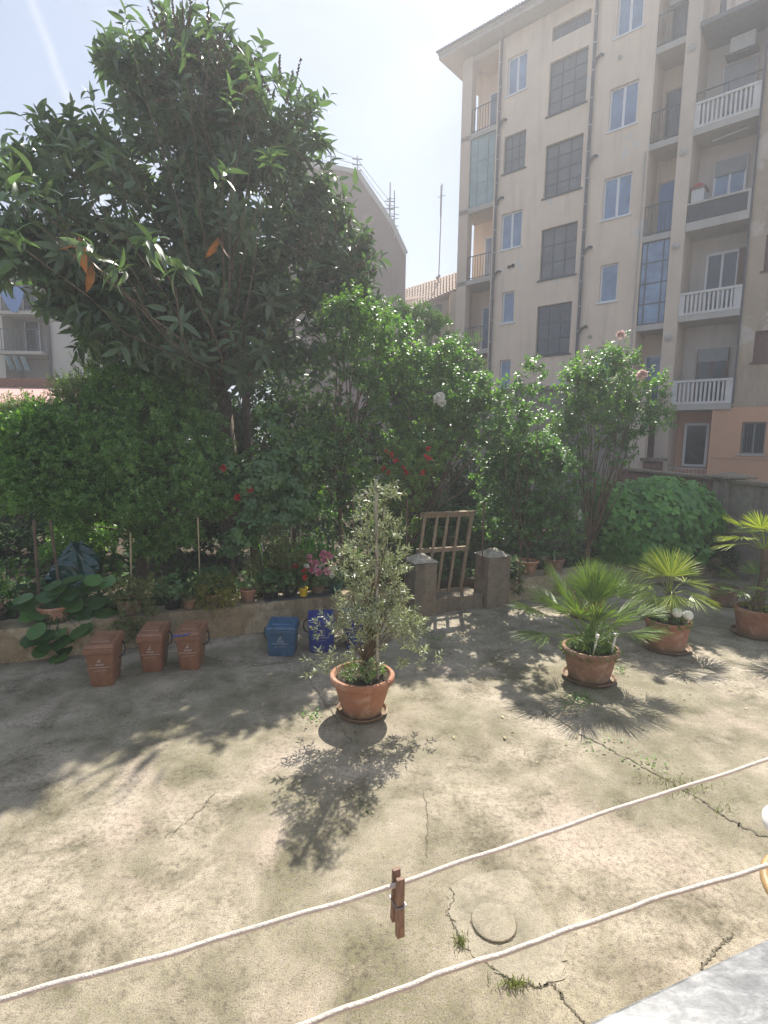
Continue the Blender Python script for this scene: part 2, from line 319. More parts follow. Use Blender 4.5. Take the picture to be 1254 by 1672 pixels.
def clumps(blobs, k=7, sc_=(.32, .5), out=.8):
    """replace smooth ellipsoids by lumpy masses of smaller ones round their surface"""
    o_ = []
    for b in blobs:
        o_.append((b[0], b[1], b[2], b[3]*.72, b[4]*.72, b[5]*.72))
        for _ in range(k):
            d = rng.normal(size=3); d /= np.linalg.norm(d); q_ = rng.uniform(*sc_); o_.append((b[0]+d[0]*b[3]*out, b[1]+d[1]*b[4]*out, b[2]+d[2]*b[5]*out, b[3]*q_, b[4]*q_, b[5]*q_*.85))
    return o_
def unit(a): return a/np.maximum(np.linalg.norm(a, axis=-1, keepdims=True), 1e-9)
def leafmesh(name, tm, P, Fd, Nn, S, mat, parent=None, smooth=False, rnd=None, **kw):
    tv, tf = tm; n = len(P)
    Fd = unit(Fd); Xd = unit(np.cross(Fd, Nn)+1e-6); Zd = np.cross(Xd, Fd)
    S = np.broadcast_to(np.asarray(S, float), (n,))
    V = P[:, None, :]+S[:, None, None]*(tv[None, :, 0, None]*Xd[:, None]+tv[None, :, 1, None]*Fd[:, None]+tv[None, :, 2, None]*Zd[:, None])
    k = len(tv); V = V.reshape(-1, 3)
    tot = np.array([len(f) for f in tf]); fl = np.concatenate([np.array(f) for f in tf])
    LI = (fl[None, :]+np.arange(n)[:, None]*k).ravel(); LT = np.tile(tot, n); LS = np.concatenate([[0], np.cumsum(LT)[:-1]])
    me = bpy.data.meshes.new(name); me.vertices.add(len(V)); me.vertices.foreach_set('co', V.ravel())
    me.loops.add(len(LI)); me.loops.foreach_set('vertex_index', LI.astype(np.int32)); me.polygons.add(len(LT))
    me.polygons.foreach_set('loop_start', LS.astype(np.int32)); me.polygons.foreach_set('loop_total', LT.astype(np.int32))
    me.update(calc_edges=True)
    if rnd is None:
        m__ = kw.pop('per', 1); r = rng.random(n)
        if 'CL' in globals() and CL.get('n') == n: r = .35*r+.65*np.repeat(rng.random(n//CL['m']), CL['m'])
    else: r = rnd
    at_ = me.attributes.new('rnd', 'FLOAT', 'POINT'); at_.data.foreach_set('value', np.repeat(r, k).astype(np.float32))
    me.materials.append(mat)
    if smooth: me.polygons.foreach_set('use_smooth', [True]*len(me.polygons))
    o = bpy.data.objects.new(name, me); col.objects.link(o); o.parent = parent
    return tag(o, **kw)
def blobpts(blobs, n, shell=.55, clump=0):
    """points in ellipsoids (cx,cy,cz,rx,ry,rz); returns points, outward directions"""
    B = np.array(blobs, float); wgt = (B[:, 3]*B[:, 4]*B[:, 5])**(.7); idx = rng.choice(len(B), n, p=wgt/wgt.sum()); b = B[idx]
    d = unit(rng.normal(size=(n, 3))); r = rng.random(n)**(1/(3 if shell == 0 else 3+6*shell))
    if clump:
        r = r*(1+clump*np.sin(d[:, 0]*7+b[:, 0]*9)*np.sin(d[:, 1]*8+b[:, 1])*np.sin(d[:, 2]*9+b[:, 2]*5))
    return b[:, :3]+d*b[:, 3:]*r[:, None], d
CL = {}
def rosette(P, A, k, th=(45, 95), size=.25, sv=.2, off=.02):
    n = len(P); CL.update(n=n*k, m=k); A = unit(A); ref = unit(rng.normal(size=(n, 3))); X = unit(np.cross(A, ref)); Y = np.cross(A, X)
    ph = (np.arange(k)*2.4)[None, :]+rng.random((n, 1))*6.28; t = np.radians(rng.uniform(th[0], th[1], (n, k)))
    Fd = A[:, None]*np.cos(t)[..., None]+(X[:, None]*np.cos(ph)[..., None]+Y[:, None]*np.sin(ph)[..., None])*np.sin(t)[..., None]
    PP = P[:, None]+A[:, None]*(rng.random((n, k))*off)[..., None]+Fd*.01
    NN = A[:, None]+0*Fd
    S = size*(1+sv*(rng.random((n, k))*2-1)); return PP.reshape(-1, 3), Fd.reshape(-1, 3), NN.reshape(-1, 3), S.ravel()
def twigs(P, T, ln, m, size, sv=.25, ang=.9, up=.8):
    """m leaves along each twig"""
    n = len(P); CL.update(n=n*m, m=m); T = unit(T); ln = ln*(.7+.6*rng.random(n)); t = np.linspace(.15, 1, m)[None, :]
    side = unit(np.cross(T, rng.normal(size=(n, 3)))); s2 = np.cross(T, side); a = (np.arange(m)*2.4)[None, :]+rng.random((n, 1))*6
    D = side[:, None]*np.cos(a)[..., None]+s2[:, None]*np.sin(a)[..., None]
    PP = P[:, None]+T[:, None]*(t*ln[:, None])[..., None]
    Fd = T[:, None]*(1-ang*.6)+D*ang+rng.normal(size=(n, m, 3))*.15
    NN = rng.normal(size=(n, m, 3))*.45+np.array([0, 0, up])
    S = size*(1+sv*(rng.random((n, m))*2-1)); return PP.reshape(-1, 3), Fd.reshape(-1, 3), NN.reshape(-1, 3), S.ravel(), P, P+T*ln[:, None]
def sticks(name, A, B, r, mat, parent):
    """thin three sided twigs"""
    n = len(A); d = unit(B-A); x = unit(np.cross(d, rng.normal(size=(n, 3)))); y = np.cross(d, x); vs = []
    for P_, rr in ((A, r), (B, r*.5)):
        for k in range(3): t = 2.094*k; vs.append(P_+(x*math.cos(t)+y*math.sin(t))*rr)
    V = np.stack(vs, 1).reshape(-1, 3); fs = []
    for k in range(3): fs.append((k, (k+1) % 3, 3+(k+1) % 3, 3+k))
    Fc = (np.array(fs)[None]+np.arange(n)[:, None, None]*6).reshape(-1, 4)
    me = bpy.data.meshes.new(name); me.from_pydata(V.tolist(), [], Fc.tolist()); me.materials.append(mat); o = bpy.data.objects.new(name, me); col.objects.link(o); o.parent = parent; o['kind'] = 'stuff'; return o
def limbs(base, fork, targets, r0, r1, mat, parent, name='trunk', sag=.15, lean=None, nseg=7):
    mb = MB(); base = Vector(base); fork = Vector(fork)
    if r0:
        mid = (base+fork)/2+Vector(lean or (0, 0, 0)); mb.tube([base, mid, fork], [r0*1.15, r0, r0*.85], 9)
    for t in targets:
        t = Vector(t); pts = []; c = fork.lerp(t, .45)+Vector((random.uniform(-.1, .1), random.uniform(-.1, .1), sag))*(t-fork).length
        for i in range(nseg):
            a = i/(nseg-1); p = fork*(1-a)**2+c*2*a*(1-a)+t*a*a; pts.append(p+Vector((random.gauss(0, 1), random.gauss(0, 1), random.gauss(0, 1)))*.012*(t-fork).length*(0 < i < nseg-1))
        mb.tube(pts, [r1*(1-.8*i/(nseg-1)) for i in range(nseg)], 5, cap=False)
    return mb.build(name, mat, parent, smooth='all')
def loc(parent, P): return P-np.array(parent.location)        # parents are unrotated empties
# ------------------------------------------------------------------ SETTING: ground, soil
MB().box(-90, 90, -30, 130, -.5, 0).build('ground', M['ground'], kind='structure')
gs = MB(); pl = [wp(-14, .4, 0), wp(9.2, .4, 0), wp(9.2, 4.0, 0), (13, 24, 0), (0, 36, 0), (-26, 30, 0)]
gs.add([(p[0], p[1], .004) for p in pl]+[(p[0], p[1], .36) for p in pl], [tuple(range(5, -1, -1)), tuple(range(6, 12))]+[(i, (i+1) % 6, (i+1) % 6+6, i+6) for i in range(6)])
gs.build('garden_soil', M['soil'], kind='structure')
# repaired patch round the drain
pp = [(735, 1448), (765, 1430), (815, 1420), (852, 1425), (880, 1468), (898, 1500), (925, 1540), (920, 1580), (922, 1600), (880, 1612), (840, 1603), (812, 1590), (800, 1578), (770, 1562), (755, 1540), (742, 1510), (730, 1488)]
pw = [atz(x, y) for x, y in pp]; q = []
for i, p in enumerate(pw):
    n_ = pw[(i+1) % len(pw)]
    for k in range(5): a = k/5; s = p*(1-a)+n_*a; q.append((s[0]+random.gauss(0, .008), s[1]+random.gauss(0, .008)))
MB().sheet(q, .004).build('cement_patch', ground_mat(True), kind='structure')
def cracks():
    mb = MB()
    def line(pts, w0, jit=.02, z=.006, n=14):
        P_ = [atz(*p) for p in pts]; o = []
        for i in range(len(P_)-1):
            for k in range(n): o.append(P_[i]*(1-k/n)+P_[i+1]*k/n)
        o.append(P_[-1]); o = np.array(o); o[:, :2] += rng.normal(size=(len(o), 2))*jit
        for i in range(len(o)-1):
            d = o[i+1]-o[i]; nn = np.array([-d[1], d[0], 0]); nn /= max(1e-6, np.linalg.norm(nn)); a = w0*(.4+.9*random.random()); b = w0*(.4+.9*random.random())
            mb.add([(o[i]+nn*a)[:2].tolist()+[z], (o[i]-nn*a)[:2].tolist()+[z], (o[i+1]-nn*b)[:2].tolist()+[z], (o[i+1]+nn*b)[:2].tolist()+[z]], [(0, 1, 2, 3)])
    line([(885, 1160), (960, 1205), (1045, 1250), (1130, 1298), (1200, 1345), (1262, 1372)], .006, .012)
    line([(735, 1448), (742, 1470), (730, 1490), (742, 1512), (756, 1545)], .003, .006)
    line([(800, 1578), (842, 1605), (880, 1612), (905, 1608), (925, 1640), (955, 1672)], .004, .006)
    line([(690, 1290), (700, 1340), (695, 1400)], .0022, .008); line([(270, 1370), (330, 1320), (350, 1295)], .003, .01); line([(500, 1090), (510, 1120), (540, 1160), (575, 1215)], .004, .01)
    line([(400, 1090), (500, 1078), (560, 1075)], .006, .01); line([(1140, 1580), (1170, 1550), (1200, 1525)], .004, .008)
    mb.build('ground_crack', M['crack'], kind='structure')
cracks()
dc = atz(806, 1508); mb = MB(); mb.lathe([(.128, 0), (.128, .012), (.122, .016), (0, .017)], 48)
t = mb.build('drain_cover', ground_mat(True), smooth=True, label='round cement drain cover set in the pale patch of the courtyard', cat='drain cover'); t.location = (dc[0], dc[1], .004)
mb = MB()
for k in range(60):
    a = 2*math.pi*k/60; r0, r1 = .1285, .131+random.random()*.007; a2 = 2*math.pi*(k+1)/60
    mb.add([(r0*math.cos(a), r0*math.sin(a), .004), (r1*math.cos(a), r1*math.sin(a), .004), (r1*math.cos(a2), r1*math.sin(a2), .004), (r0*math.cos(a2), r0*math.sin(a2), .004)], [(0, 1, 2, 3)])
mb.build('joint', M['crack'], t)
# ------------------------------------------------------------------ BUILDINGS
def wallholes(mb, s0, s1, z0, z1, holes, y=0., dep=.18):
    xs = sorted({s0, s1}|{v for h in holes for v in h[:2] if s0 < v < s1}); zs = sorted({z0, z1}|{v for h in holes for v in h[2:4] if z0 < v < z1})
    for i in range(len(xs)-1):
        for j in range(len(zs)-1):
            cx, cz = (xs[i]+xs[i+1])/2, (zs[j]+zs[j+1])/2
            if any(h[0] < cx < h[1] and h[2] < cz < h[3] for h in holes): continue
            mb.add([(xs[i], y, zs[j]), (xs[i+1], y, zs[j]), (xs[i+1], y, zs[j+1]), (xs[i], y, zs[j+1])], [(0, 1, 2, 3)])
    for h in holes:
        a, b, c, d = h[:4]
        mb.add([(a, y, c), (b, y, c), (b, y, d), (a, y, d), (a, y+dep, c), (b, y+dep, c), (b, y+dep, d), (a, y+dep, d)], [(0, 4, 5, 1), (1, 5, 6, 2), (2, 6, 7, 3), (3, 7, 4, 0)])
def window(root, s0, s1, z0, z1, y=.0, cols=2, rows=1, fm='white', gl='gblue', fw=.06, inset=.1, sill=True, name='window', bw=None, label=None, kx=None):
    mb = MB(); a = y+inset; b = a+.06; bw = bw or fw
    mb.box(s0, s0+fw, a, b, z0, z1); mb.box(s1-fw, s1, a, b, z0, z1); mb.box(s0+fw, s1-fw, a, b, z0, z0+fw); mb.box(s0+fw, s1-fw, a, b, z1-fw, z1)
    for i in range(1, cols):
        x = s0+(s1-s0)*(kx[i-1] if kx else i/cols); mb.box(x-bw/2, x+bw/2, a+.005, b-.005, z0+fw, z1-fw)
    for j in range(1, rows): z = z0+(z1-z0)*j/rows; mb.box(s0+fw, s1-fw, a+.008, b-.008, z-bw/2, z+bw/2)
    if sill: mb.box(s0-.07, s1+.07, y-.05, y+.1, z0-.06, z0-.004)
    o = mb.build(name, M[fm], root)
    if label: o['label'] = label
    g = MB(); g.box(s0+fw*.5, s1-fw*.5, a+.02, a+.035, z0+fw*.5, z1-fw*.5); g.build('pane', M[gl], o)
    return o
def railing(root, s0, s1, z0, z1, y, n=10, mat='rail', name='railing', side=None):
    mb = MB(); mb.box(s0, s1, y-.02, y+.02, z1-.03, z1); mb.box(s0, s1, y-.015, y+.015, z0+.05, z0+.08)
    for i in range(n+1): x = s0+.01+(s1-s0-.02)*i/n; mb.box(x-.009, x+.009, y-.009, y+.009, z0, z1-.03)
    if side is not None:
        for i in range(6): yy = y+(side-y)*i/5; mb.box(s0, s0+.018, yy-.009, yy+.009, z0, z1-.03)
        mb.box(s0-.01, s0+.03, y, side, z1-.03, z1)
    return mb.build(name, M[mat], root)
ang = math.atan2(-.66063, .75071)
BK = 1.32; BO = (3.52*BK, 25.08*BK, CAM_H*(1-BK))
bl = empty('apartment_building', BO, ang, label='tall cream apartment building with rows of white and steel grid windows', cat='building')
WA = [(1.69, 2.55, 16.88, 18.29, 2), (1.67, 2.63, 10.91, 12.34, 2), (1.86, 2.44, 7.9, 9.17, 1), (1.87, 2.4, 5.16, 6.36, 1)]
WBs = [(6.0, 6.9, 17.17, 18.62, 2), (5.92, 6.91, 14.1, 15.52, 2), (5.9, 6.9, 11.07, 12.5, 2), (5.98, 6.63, 8.12, 9.46, 1), (6.05, 6.6, 5.27, 6.48, 1)]
ST = [(3.53, 5.03, 15.47, 17.38), (3.53, 5.03, 12.47, 14.41), (3.52, 5.0, 9.36, 11.3), (3.5, 4.95, 6.38, 8.35)]
SG = (1.66, 2.65, 13.92, 15.35); TS = (3.56, 5.06, 18.1, 18.6)
mb = MB(); holes = [w_[:4] for w_ in WA+WBs]+ST+[SG, TS]
wallholes(mb, 1.25, 7.4, 0, 19.15, holes, 0, .2)
mb.add([(1.25, 0, 0), (1.25, 1.3, 0), (1.25, 1.3, 19.15), (1.25, 0, 19.15)], [(0, 1, 2, 3)][:1]); mb.add([(7.4, 0, 0), (7.4, 1.1, 0), (7.4, 1.1, 19.15), (7.4, 0, 19.15)], [(3, 2, 1, 0)])
mb.box(1.26, 9.4, 1.32, 10, 0, 19.1); mb.box(-.5, 1.24, 1.3, 10, 0, 19.14); mb.box(7.39, 8.34, 1.1, 1.31, 0, 19.14); mb.box(8.78, 9.3, .5, 1.31, 16.3, 19.14)
mb.build('wall', M['facade'], bl)
MB().box(-.5, 0, 0, .35, 0, 19.12).build('corner_pillar', M['facade2'], bl)
MB().box(8.34, 8.78, -.06, 1.3, 0, 19.1).build('pilaster', M['facade2'], bl)
for i, zz in enumerate([15.74, 12.57, 9.59, 6.55]):
    b = MB(); b.lathe([(.0, 0), (.11, .01), (.12, .05), (.07, .07), (.0, .09)], 20); o = b.build('plaster_boss', M['slab'], bl, smooth=True); o.rotation_euler = (R(90), 0, 0); o.location = (8.53, -.06, zz)
mb = MB(); mb.box(-1.3, 9.9, -.75, -.68, 19.3, 19.46); mb.box(-1.3, 9.9, -.68, 10.2, 19.16, 19.3)
mb.build('eave', M['eavew'], bl)
mb = MB(); n_ = 90
mb.add([(-1.35, -.85, 19.36), (9.95, -.85, 19.36), (9.95, 4.7, 21.2), (-1.35, 4.7, 21.2), (-1.35, 10.4, 19.4), (9.95, 10.4, 19.4)], [(0, 1, 2, 3), (3, 2, 5, 4)])
for i in range(n_):
    x = -1.3+11.2*i/n_; mb.bar((x, -.86, 19.4), (x, 4.7, 21.24), .07, .06)
mb.build('roof', M['eave'], bl)
for s in WA: window(bl, *s[:4], cols=s[4], bw=.09)
for i, s in enumerate(WBs): window(bl, *s[:4], cols=s[4], bw=.09)
window(bl, *SG, cols=3, rows=3, fm='steel', gl='gfrost', fw=.03); window(bl, *TS, cols=5, rows=1, fm='steel', gl='gdark', fw=.03, sill=False)
for i, s in enumerate(ST): window(bl, *s, cols=3, rows=4 if i < 2 else 3, fm='steel', gl='gdark' if i == 3 else 'gfrost', fw=.05, bw=.045)
# loggias
for i, z in enumerate([16.02, 13.0, 9.98, 6.94]):
    MB().box(-.5, 1.25, .0, 1.3, z-.2, z).build('balcony_slab', M['slab'], bl)
    window(bl, .15, .75, z+.05, z+2.1, y=1.2, cols=1, fm='white', gl='gblue', inset=.02, sill=False, name='balcony_door')
    if i == 1:
        window(bl, 0.0, 1.22, z+.02, z+2.78, y=.02, cols=3, rows=3, fm='steelg', gl='ggreen', fw=.03, inset=.02, sill=False, name='glazed_screen', kx=[.3, .72])
    else: railing(bl, .02, 1.23, z, z+1.0, .04, 9)
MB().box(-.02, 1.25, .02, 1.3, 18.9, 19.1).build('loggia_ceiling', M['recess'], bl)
for i, z in enumerate([16.25, 13.2, 10.15, 7.1, 4.05]):
    MB().box(7.39, 8.34, .0, 1.12, z-.2, z).build('balcony_slab', M['slab'], bl)
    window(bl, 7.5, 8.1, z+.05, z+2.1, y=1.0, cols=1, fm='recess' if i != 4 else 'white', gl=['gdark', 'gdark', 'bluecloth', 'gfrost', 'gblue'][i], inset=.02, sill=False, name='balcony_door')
    if i == 3: window(bl, 7.4, 8.33, z+.02, z+2.84, y=.02, cols=3, rows=4, fm='rail', gl='gblue', fw=.035, inset=.02, sill=False, name='glazed_screen', kx=[.2, .78], bw=.045)
    else: railing(bl, 7.41, 8.33, z, z+1.02, .04, 8)
ac = MB().box(7.5, 8.2, .75, 1.05, 17.9, 18.4).build('air_conditioner', M['acw'], bl, bevel=.02)
def pipe(s, z0, z1, mat='pipe', r=.055):
    mb = MB(); mb.tube([(s, -.09, z0), (s, -.09, z1)], r, 10); o = mb.build('drainpipe', M[mat], bl, smooth=True); z = z0+.4
    while z < z1: MB().tube([(s, -.09, z), (s, -.09, z+.035)], r+.010, 10).build('pipe_joint', M['pipej'], o, smooth=True); z += .92
    return o
p1 = pipe(1.43, 4.9, 19.2); p2 = pipe(5.29, 4.9, 19.2, r=.06)
for (pp_, s, z) in ((p1, 1.43, 15.7), (p1, 1.43, 9.75), (p1, 1.43, 12.7), (p2, 5.29, 16.5), (p2, 5.29, 13.1), (p2, 5.29, 9.9), (p2, 5.29, 7.0)):
    b = MB(); b.tube([(s, -.09, z), (s+.12, -.11, z+.22), (s+.26, -.1, z+.3), (s+.3, .01, z+.3)], .05, 8); b.build('branch_pipe', M['pipe'], pp_, smooth=True)
MB().tube([(7.3, -.05, 4.9), (7.3, -.05, 13)], .025, 8).build('conduit', M['pipel'], bl, smooth=True)
for (s, z) in ((2.15, 10.15), (2.32, 10.17), (6.2, 16.45), (5.75, 6.9)):
    b = MB(); b.lathe([(.075, 0), (.075, .05), (.05, .05), (.05, .02), (0, .02)], 14); o = b.build('vent', M['dark'] if s < 5 else M['slab'], bl, smooth=True); o.location = (s, 0, z); o.rotation_euler = (R(90), 0, 0)
# right wing
wg = empty('apartment_building', BO, ang, label='weathered wing with white balustrade balconies and a peach ground floor', cat='building')
mb = MB(); wh = [(11.06, 12.0, 5.5, 6.47), (11.1, 12.0, 8.3, 9.4), (11.1, 12.0, 11.4, 12.6), (11.1, 12.0, 14.2, 15.5)]
wallholes(mb, 10.6, 15, 4.1, 16.1, wh, 0, .2); mb.box(10.62, 15, .22, 9, 4.1, 16.1); mb.box(8.79, 10.61, 1.3, 9, 4.1, 16.1)
mb.add([(10.6, 0, 4.1), (10.6, 1.3, 4.1), (10.6, 1.3, 16.1), (10.6, 0, 16.1)], [(3, 2, 1, 0)]); mb.build('wall', M['wing'], wg)
for s in wh: window(wg, *s, cols=2, fm='brown', gl='brown', fw=.05)
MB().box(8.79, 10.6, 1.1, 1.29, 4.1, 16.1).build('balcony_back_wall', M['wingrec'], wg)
mb = MB(); ph = [(10.96, 11.62, 2.56, 3.6)]; wallholes(mb, 10.07, 15, 0, 4.09, ph, -.01, .2); mb.box(10.08, 15, .2, 9, 0, 4.09); mb.box(8.79, 10.08, 1.1, 9, 0, 4.09)
mb.add([(10.07, -.01, 0), (10.07, 1.3, 0), (10.07, 1.3, 4.09), (10.07, -.01, 4.09)], [(3, 2, 1, 0)]); mb.build('ground_floor_wall', M['peach'], wg)
MB().box(10.25, 15, -.04, -.012, 2.4, 2.46).build('ledge', M['peach'], wg)
o = window(wg, *ph[0], cols=2, fm='slab', gl='gdark', fw=.05)
mb = MB()
for i in range(9): x = 10.98+.62*i/8; mb.box(x-.008, x+.008, .02, .035, 2.58, 3.58)
mb.build('window_bars', M['rail'], o)
o = window(wg, 9.05, 9.85, 2.05, 3.62, y=1.0, cols=1, fm='white', gl='gdark', fw=.09, inset=-.02, sill=False, name='balcony_door')
mb = MB()
for i in range(7): x = 9.12+.66*i/6; mb.box(x-.025, x+.025, 1.005, 1.02, 2.2, 3.35)
mb.build('curtain', M['shutter'], o)
railing(wg, 8.9, 10.0, 1.1, 2.03, .1, 9, 'balus')
# balustrades
for i, (z, zr) in enumerate([(13.2, 13.98), (10.2, 10.88), (7.25, 7.98), (4.25, 5.05)]):
    mb = MB(); mb.box(8.79, 10.6, -.08, 1.1, z-.22, z-.02); mb.build('balcony_slab', M['slab'], wg)
    if i == 1:
        mb = MB(); mb.box(8.79, 10.6, -.08, .02, zr-.07, zr); mb.box(10.52, 10.6, -.07, .0, z, zr-.07); mb.box(8.79, 10.6, -.08, .0, z-.02, z+.05); mb.build('balustrade', M['slab'], wg)
        mb = MB(); mb.box(8.8, 10.52, -.03, -.02, z+.05, zr-.07)
        for k in range(16): x = 8.85+1.65*k/15; mb.box(x-.02, x+.02, -.042, -.031, z+.05, zr-.07)
        mb.build('rusty_panel', M['steel'], wg)
    else:
        mb = MB(); mb.box(8.79, 10.6, -.1, .04, zr-.08, zr); mb.box(8.79, 10.6, -.09, .03, z-.02, z+.06); mb.box(10.4, 10.6, -.08, .02, z+.06, zr-.08); mb.box(8.79, 8.95, -.08, .02, z+.06, zr-.08)
        for k in range(11): x = 9.04+1.28*k/10; mb.box(x-.032, x+.032, -.065, .005, z+.06, zr-.08)
        mb.build('balustrade', M['balus'], wg)
    ww = [(9.3, 10.26, 13.3, 15.34), (9.28, 10.25, 10.3, 12.4), (9.28, 10.27, 7.3, 9.42), (9.26, 10.24, 4.3, 6.2)][i]
    o = window(wg, *ww, y=1.0, cols=2, fm='brown' if i > 2 else 'white', gl='gdark' if i > 1 else 'gblue', fw=.07, inset=-.02, sill=False, name='balcony_window')
    sh = [1.45, .5, 0, .45][i]
    if sh: MB().box(ww[0]+.03, ww[1]-.03, .95, .975, ww[3]-sh, ww[3]-.01).build('roller_shutter', M['shutter'], o)
    if i == 2: MB().box(ww[1]-.02, ww[1]+.2, .93, .96, 7.9, ww[3]).build('open_shutter', M['brown'], o)
railing(wg, 8.8, 10.58, 13.95, 14.3, -.02, 2)
ac = MB().box(9.5, 10.2, .6, .95, 15.5, 15.95).build('air_conditioner', M['acw'], wg, bevel=.02); MB().box(9.4, 10.3, .55, .95, 15.4, 15.45).build('bracket', M['pipe'], ac)
o = MB(); o.tube([(9.3, .3, 12.8), (10.3, .3, 12.9)], .035, 8); o.build('awning_roll', M['slab'], wg, smooth=True)
cb = MB().box(8.84, 9.22, .1, .6, 10.2, 11.35).build('storage_cabinet', M['acw'], None, label='grey balcony cabinet with a red bundle on its lid', cat='cabinet')
cb.matrix_world = Matrix.Translation(BO)@Matrix.Rotation(ang, 4, 'Z')@Matrix.Scale(BK, 4)
MB().box(8.8, 9.26, .06, .64, 11.35, 11.42).build('cabinet_lid', M['brown'], cb)
b = MB(); b.lathe([(0, 0), (.16, .02), (.18, .09), (.1, .15), (0, .17)], 14, (9.0, .3, 11.42)); b.build('red_bundle', plain('red_cloth', (.5, .05, .05), .8), cb, smooth=True)
MB().box(8.8, 15.2, -.35, 9.2, 16.1, 16.24).build('roof', M['eave'], wg)
MB().tube([(9.36, -.1, 16.25), (9.36, -.1, 19.1)], .09, 10).build('drainpipe', M['pipe'], wg, smooth=True)
for nm, (s0, s1) in dict(a=(10.56, 10.62)).items(): MB().tube([(10.63, -.05, 4.2), (10.63, -.05, 16)], .03, 8).build('conduit', M['pipe'], wg, smooth=True)
# lower block + annex to the left of it
MB().box(-1.25, -.52, .6, 8, 0, 9.8).build('stair_block', M['annex'], bl); window(bl, -.86, -.68, 8.55, 9.25, y=.6, cols=1, fm='white', gl='gblue', fw=.03, sill=False, inset=-.03)
for o in (bl, wg): o.scale = (BK,)*3
an = empty('annex_building', (4, 38, 0), 0, label='low cream annex with a dark tiled roof beside the tall apartment building', cat='building')
def al(px, py, Y): return at(px, py, Y)-np.array([4, 38, 0])
E1, E0, R1, R0 = al(752, 470, 35), al(560, 552, 42), al(752, 444, 40), al(560, 505, 47); dn_ = np.array([0, 0, -.16])
mb = MB(); mb.add([E0, E1, R1, R0, E0+dn_, E1+dn_, R1+dn_, R0+dn_], [(0, 1, 2, 3), (7, 6, 5, 4), (0, 4, 5, 1), (1, 5, 6, 2), (2, 6, 7, 3), (3, 7, 4, 0)])
for i in range(46):
    t_ = i/45; a = E0*(1-t_)+E1*t_; b = R0*(1-t_)+R1*t_; up_ = np.array([0, 0, .05]); mb.bar(a+up_, b+up_, .15, .09)
for j in range(1, 12): t_ = j/12; a = E0*(1-t_)+R0*t_; b = E1*(1-t_)+R1*t_; mb.bar(a+np.array([0, 0, .07]), b+np.array([0, 0, .07]), .05, .05)
mb.build('roof', M['tile'], an)
mb = MB(); q_ = [E0*.97+R0*.03, E1*.97+R1*.03, R1, R0]; q_ = [p+(q_[(i+2) % 4]-p)*.07 for i, p in enumerate(q_)]
mb.add([(p[0], p[1], 0) for p in q_]+[(p[0], p[1], min(E0[2], E1[2], p[2])-.2 if i < 2 else p[2]-.3) for i, p in enumerate(q_)], [(0, 1, 5, 4), (1, 2, 6, 5), (2, 3, 7, 6), (3, 0, 4, 7)]); mb.v[4] = (*mb.v[4][:2], E0[2]-.1); mb.v[5] = (*mb.v[5][:2], E1[2]-.05); mb.build('wall', M['annex'], an)
p = al(711, 509, 35.4); d_ = unit(q_[1]-q_[0]); mb = MB(); a = p-d_*.5*np.array([1, 1, 0]); b = p+d_*.5*np.array([1, 1, 0]); mb.bar(a, b, .1, .8, up=(0, 0, 1)); mb.build('window', M['gdark'], an)
c_ = al(641, 478, 43); MB().box(c_[0]-.3, c_[0]+.3, c_[1]-.3, c_[1]+.3, c_[2]-2, c_[2]+.5).build('chimney', M['annex'], an); MB().box(c_[0]-.42, c_[0]+.42, c_[1]-.42, c_[1]+.42, c_[2]+.7, c_[2]+.8).build('chimney_cap', M['tile'], an)
a0 = at(716, 457, 40); a1 = at(722, 300, 40); mb = MB(); mb.tube([a0-np.array([0, 0, .6]), a1], .04, 6)
t = mb.build('roof_aerial', M['ant'], smooth=True, label='very tall thin whip aerial standing on the dark tiled annex roof', cat='aerial')
b = MB(); b.tube([a1+np.array([-.08, 0, -2.2]), a1+np.array([-.08, 0, -.1])], .03, 5); b.tube([a1+np.array([-.3, 0, -.9]), a1+np.array([.25, 0, -.75])], .02, 5); b.tube([a0+np.array([-.15, 0, .1]), a0+np.array([.1, 0, .3])], .09, 6); b.build('antenna_element', M['ant'], t, smooth=True)
# gable building
GY = 34; g = empty('gable_building', (-2, GY, 0), 0, label='big blind gable wall of brown render with wires along its roof edge', cat='building')
def gx(px, py): p = at(px, py, GY); return (p[0]+2, p[2])
gp = [gx(*p) for p in ((524, 270), (585, 283), (640, 365), (663, 415))]
poly = [(gp[0][0], 0)]+gp+[(gp[-1][0], 0)]; poly = poly[::-1]
mb = MB(); mb.prism(poly, 0, 12); mb.build('wall', M['gable'], g)
lp = [gx(*p) for p in ((440, 215), (500, 258), (523, 271))]; poly = [(lp[0][0], 0)]+lp+[(lp[-1][0], 0)]
mb = MB(); mb.prism([(x, z) for x, z in poly[::-1]], .5, 12.5); mb.build('side_wall', M['gable'], g)
mb = MB(); ed = gp
for i in range(len(ed)-1): mb.bar((ed[i][0], -.1, ed[i][1]), (ed[i+1][0], -.1, ed[i+1][1]), .25, .12, up=(0, 1, 0))
for i in range(len(lp)-1): mb.bar((lp[i][0], .4, lp[i][1]), (lp[i+1][0], .4, lp[i+1][1]), .25, .12, up=(0, 1, 0))
mb.build('roof_edge', M['slab'], g)
wf = empty('roof_wire_fence', (-2, GY, 0), 0, label='rows of wires on bracketed poles above the brown gable roof edge', cat='wire fence')
posts = [((499, 262), (499, 192)), ((540, 275), (540, 234)), ((583, 283), (583, 252)), ((636, 360), (636, 320))]
tops = []
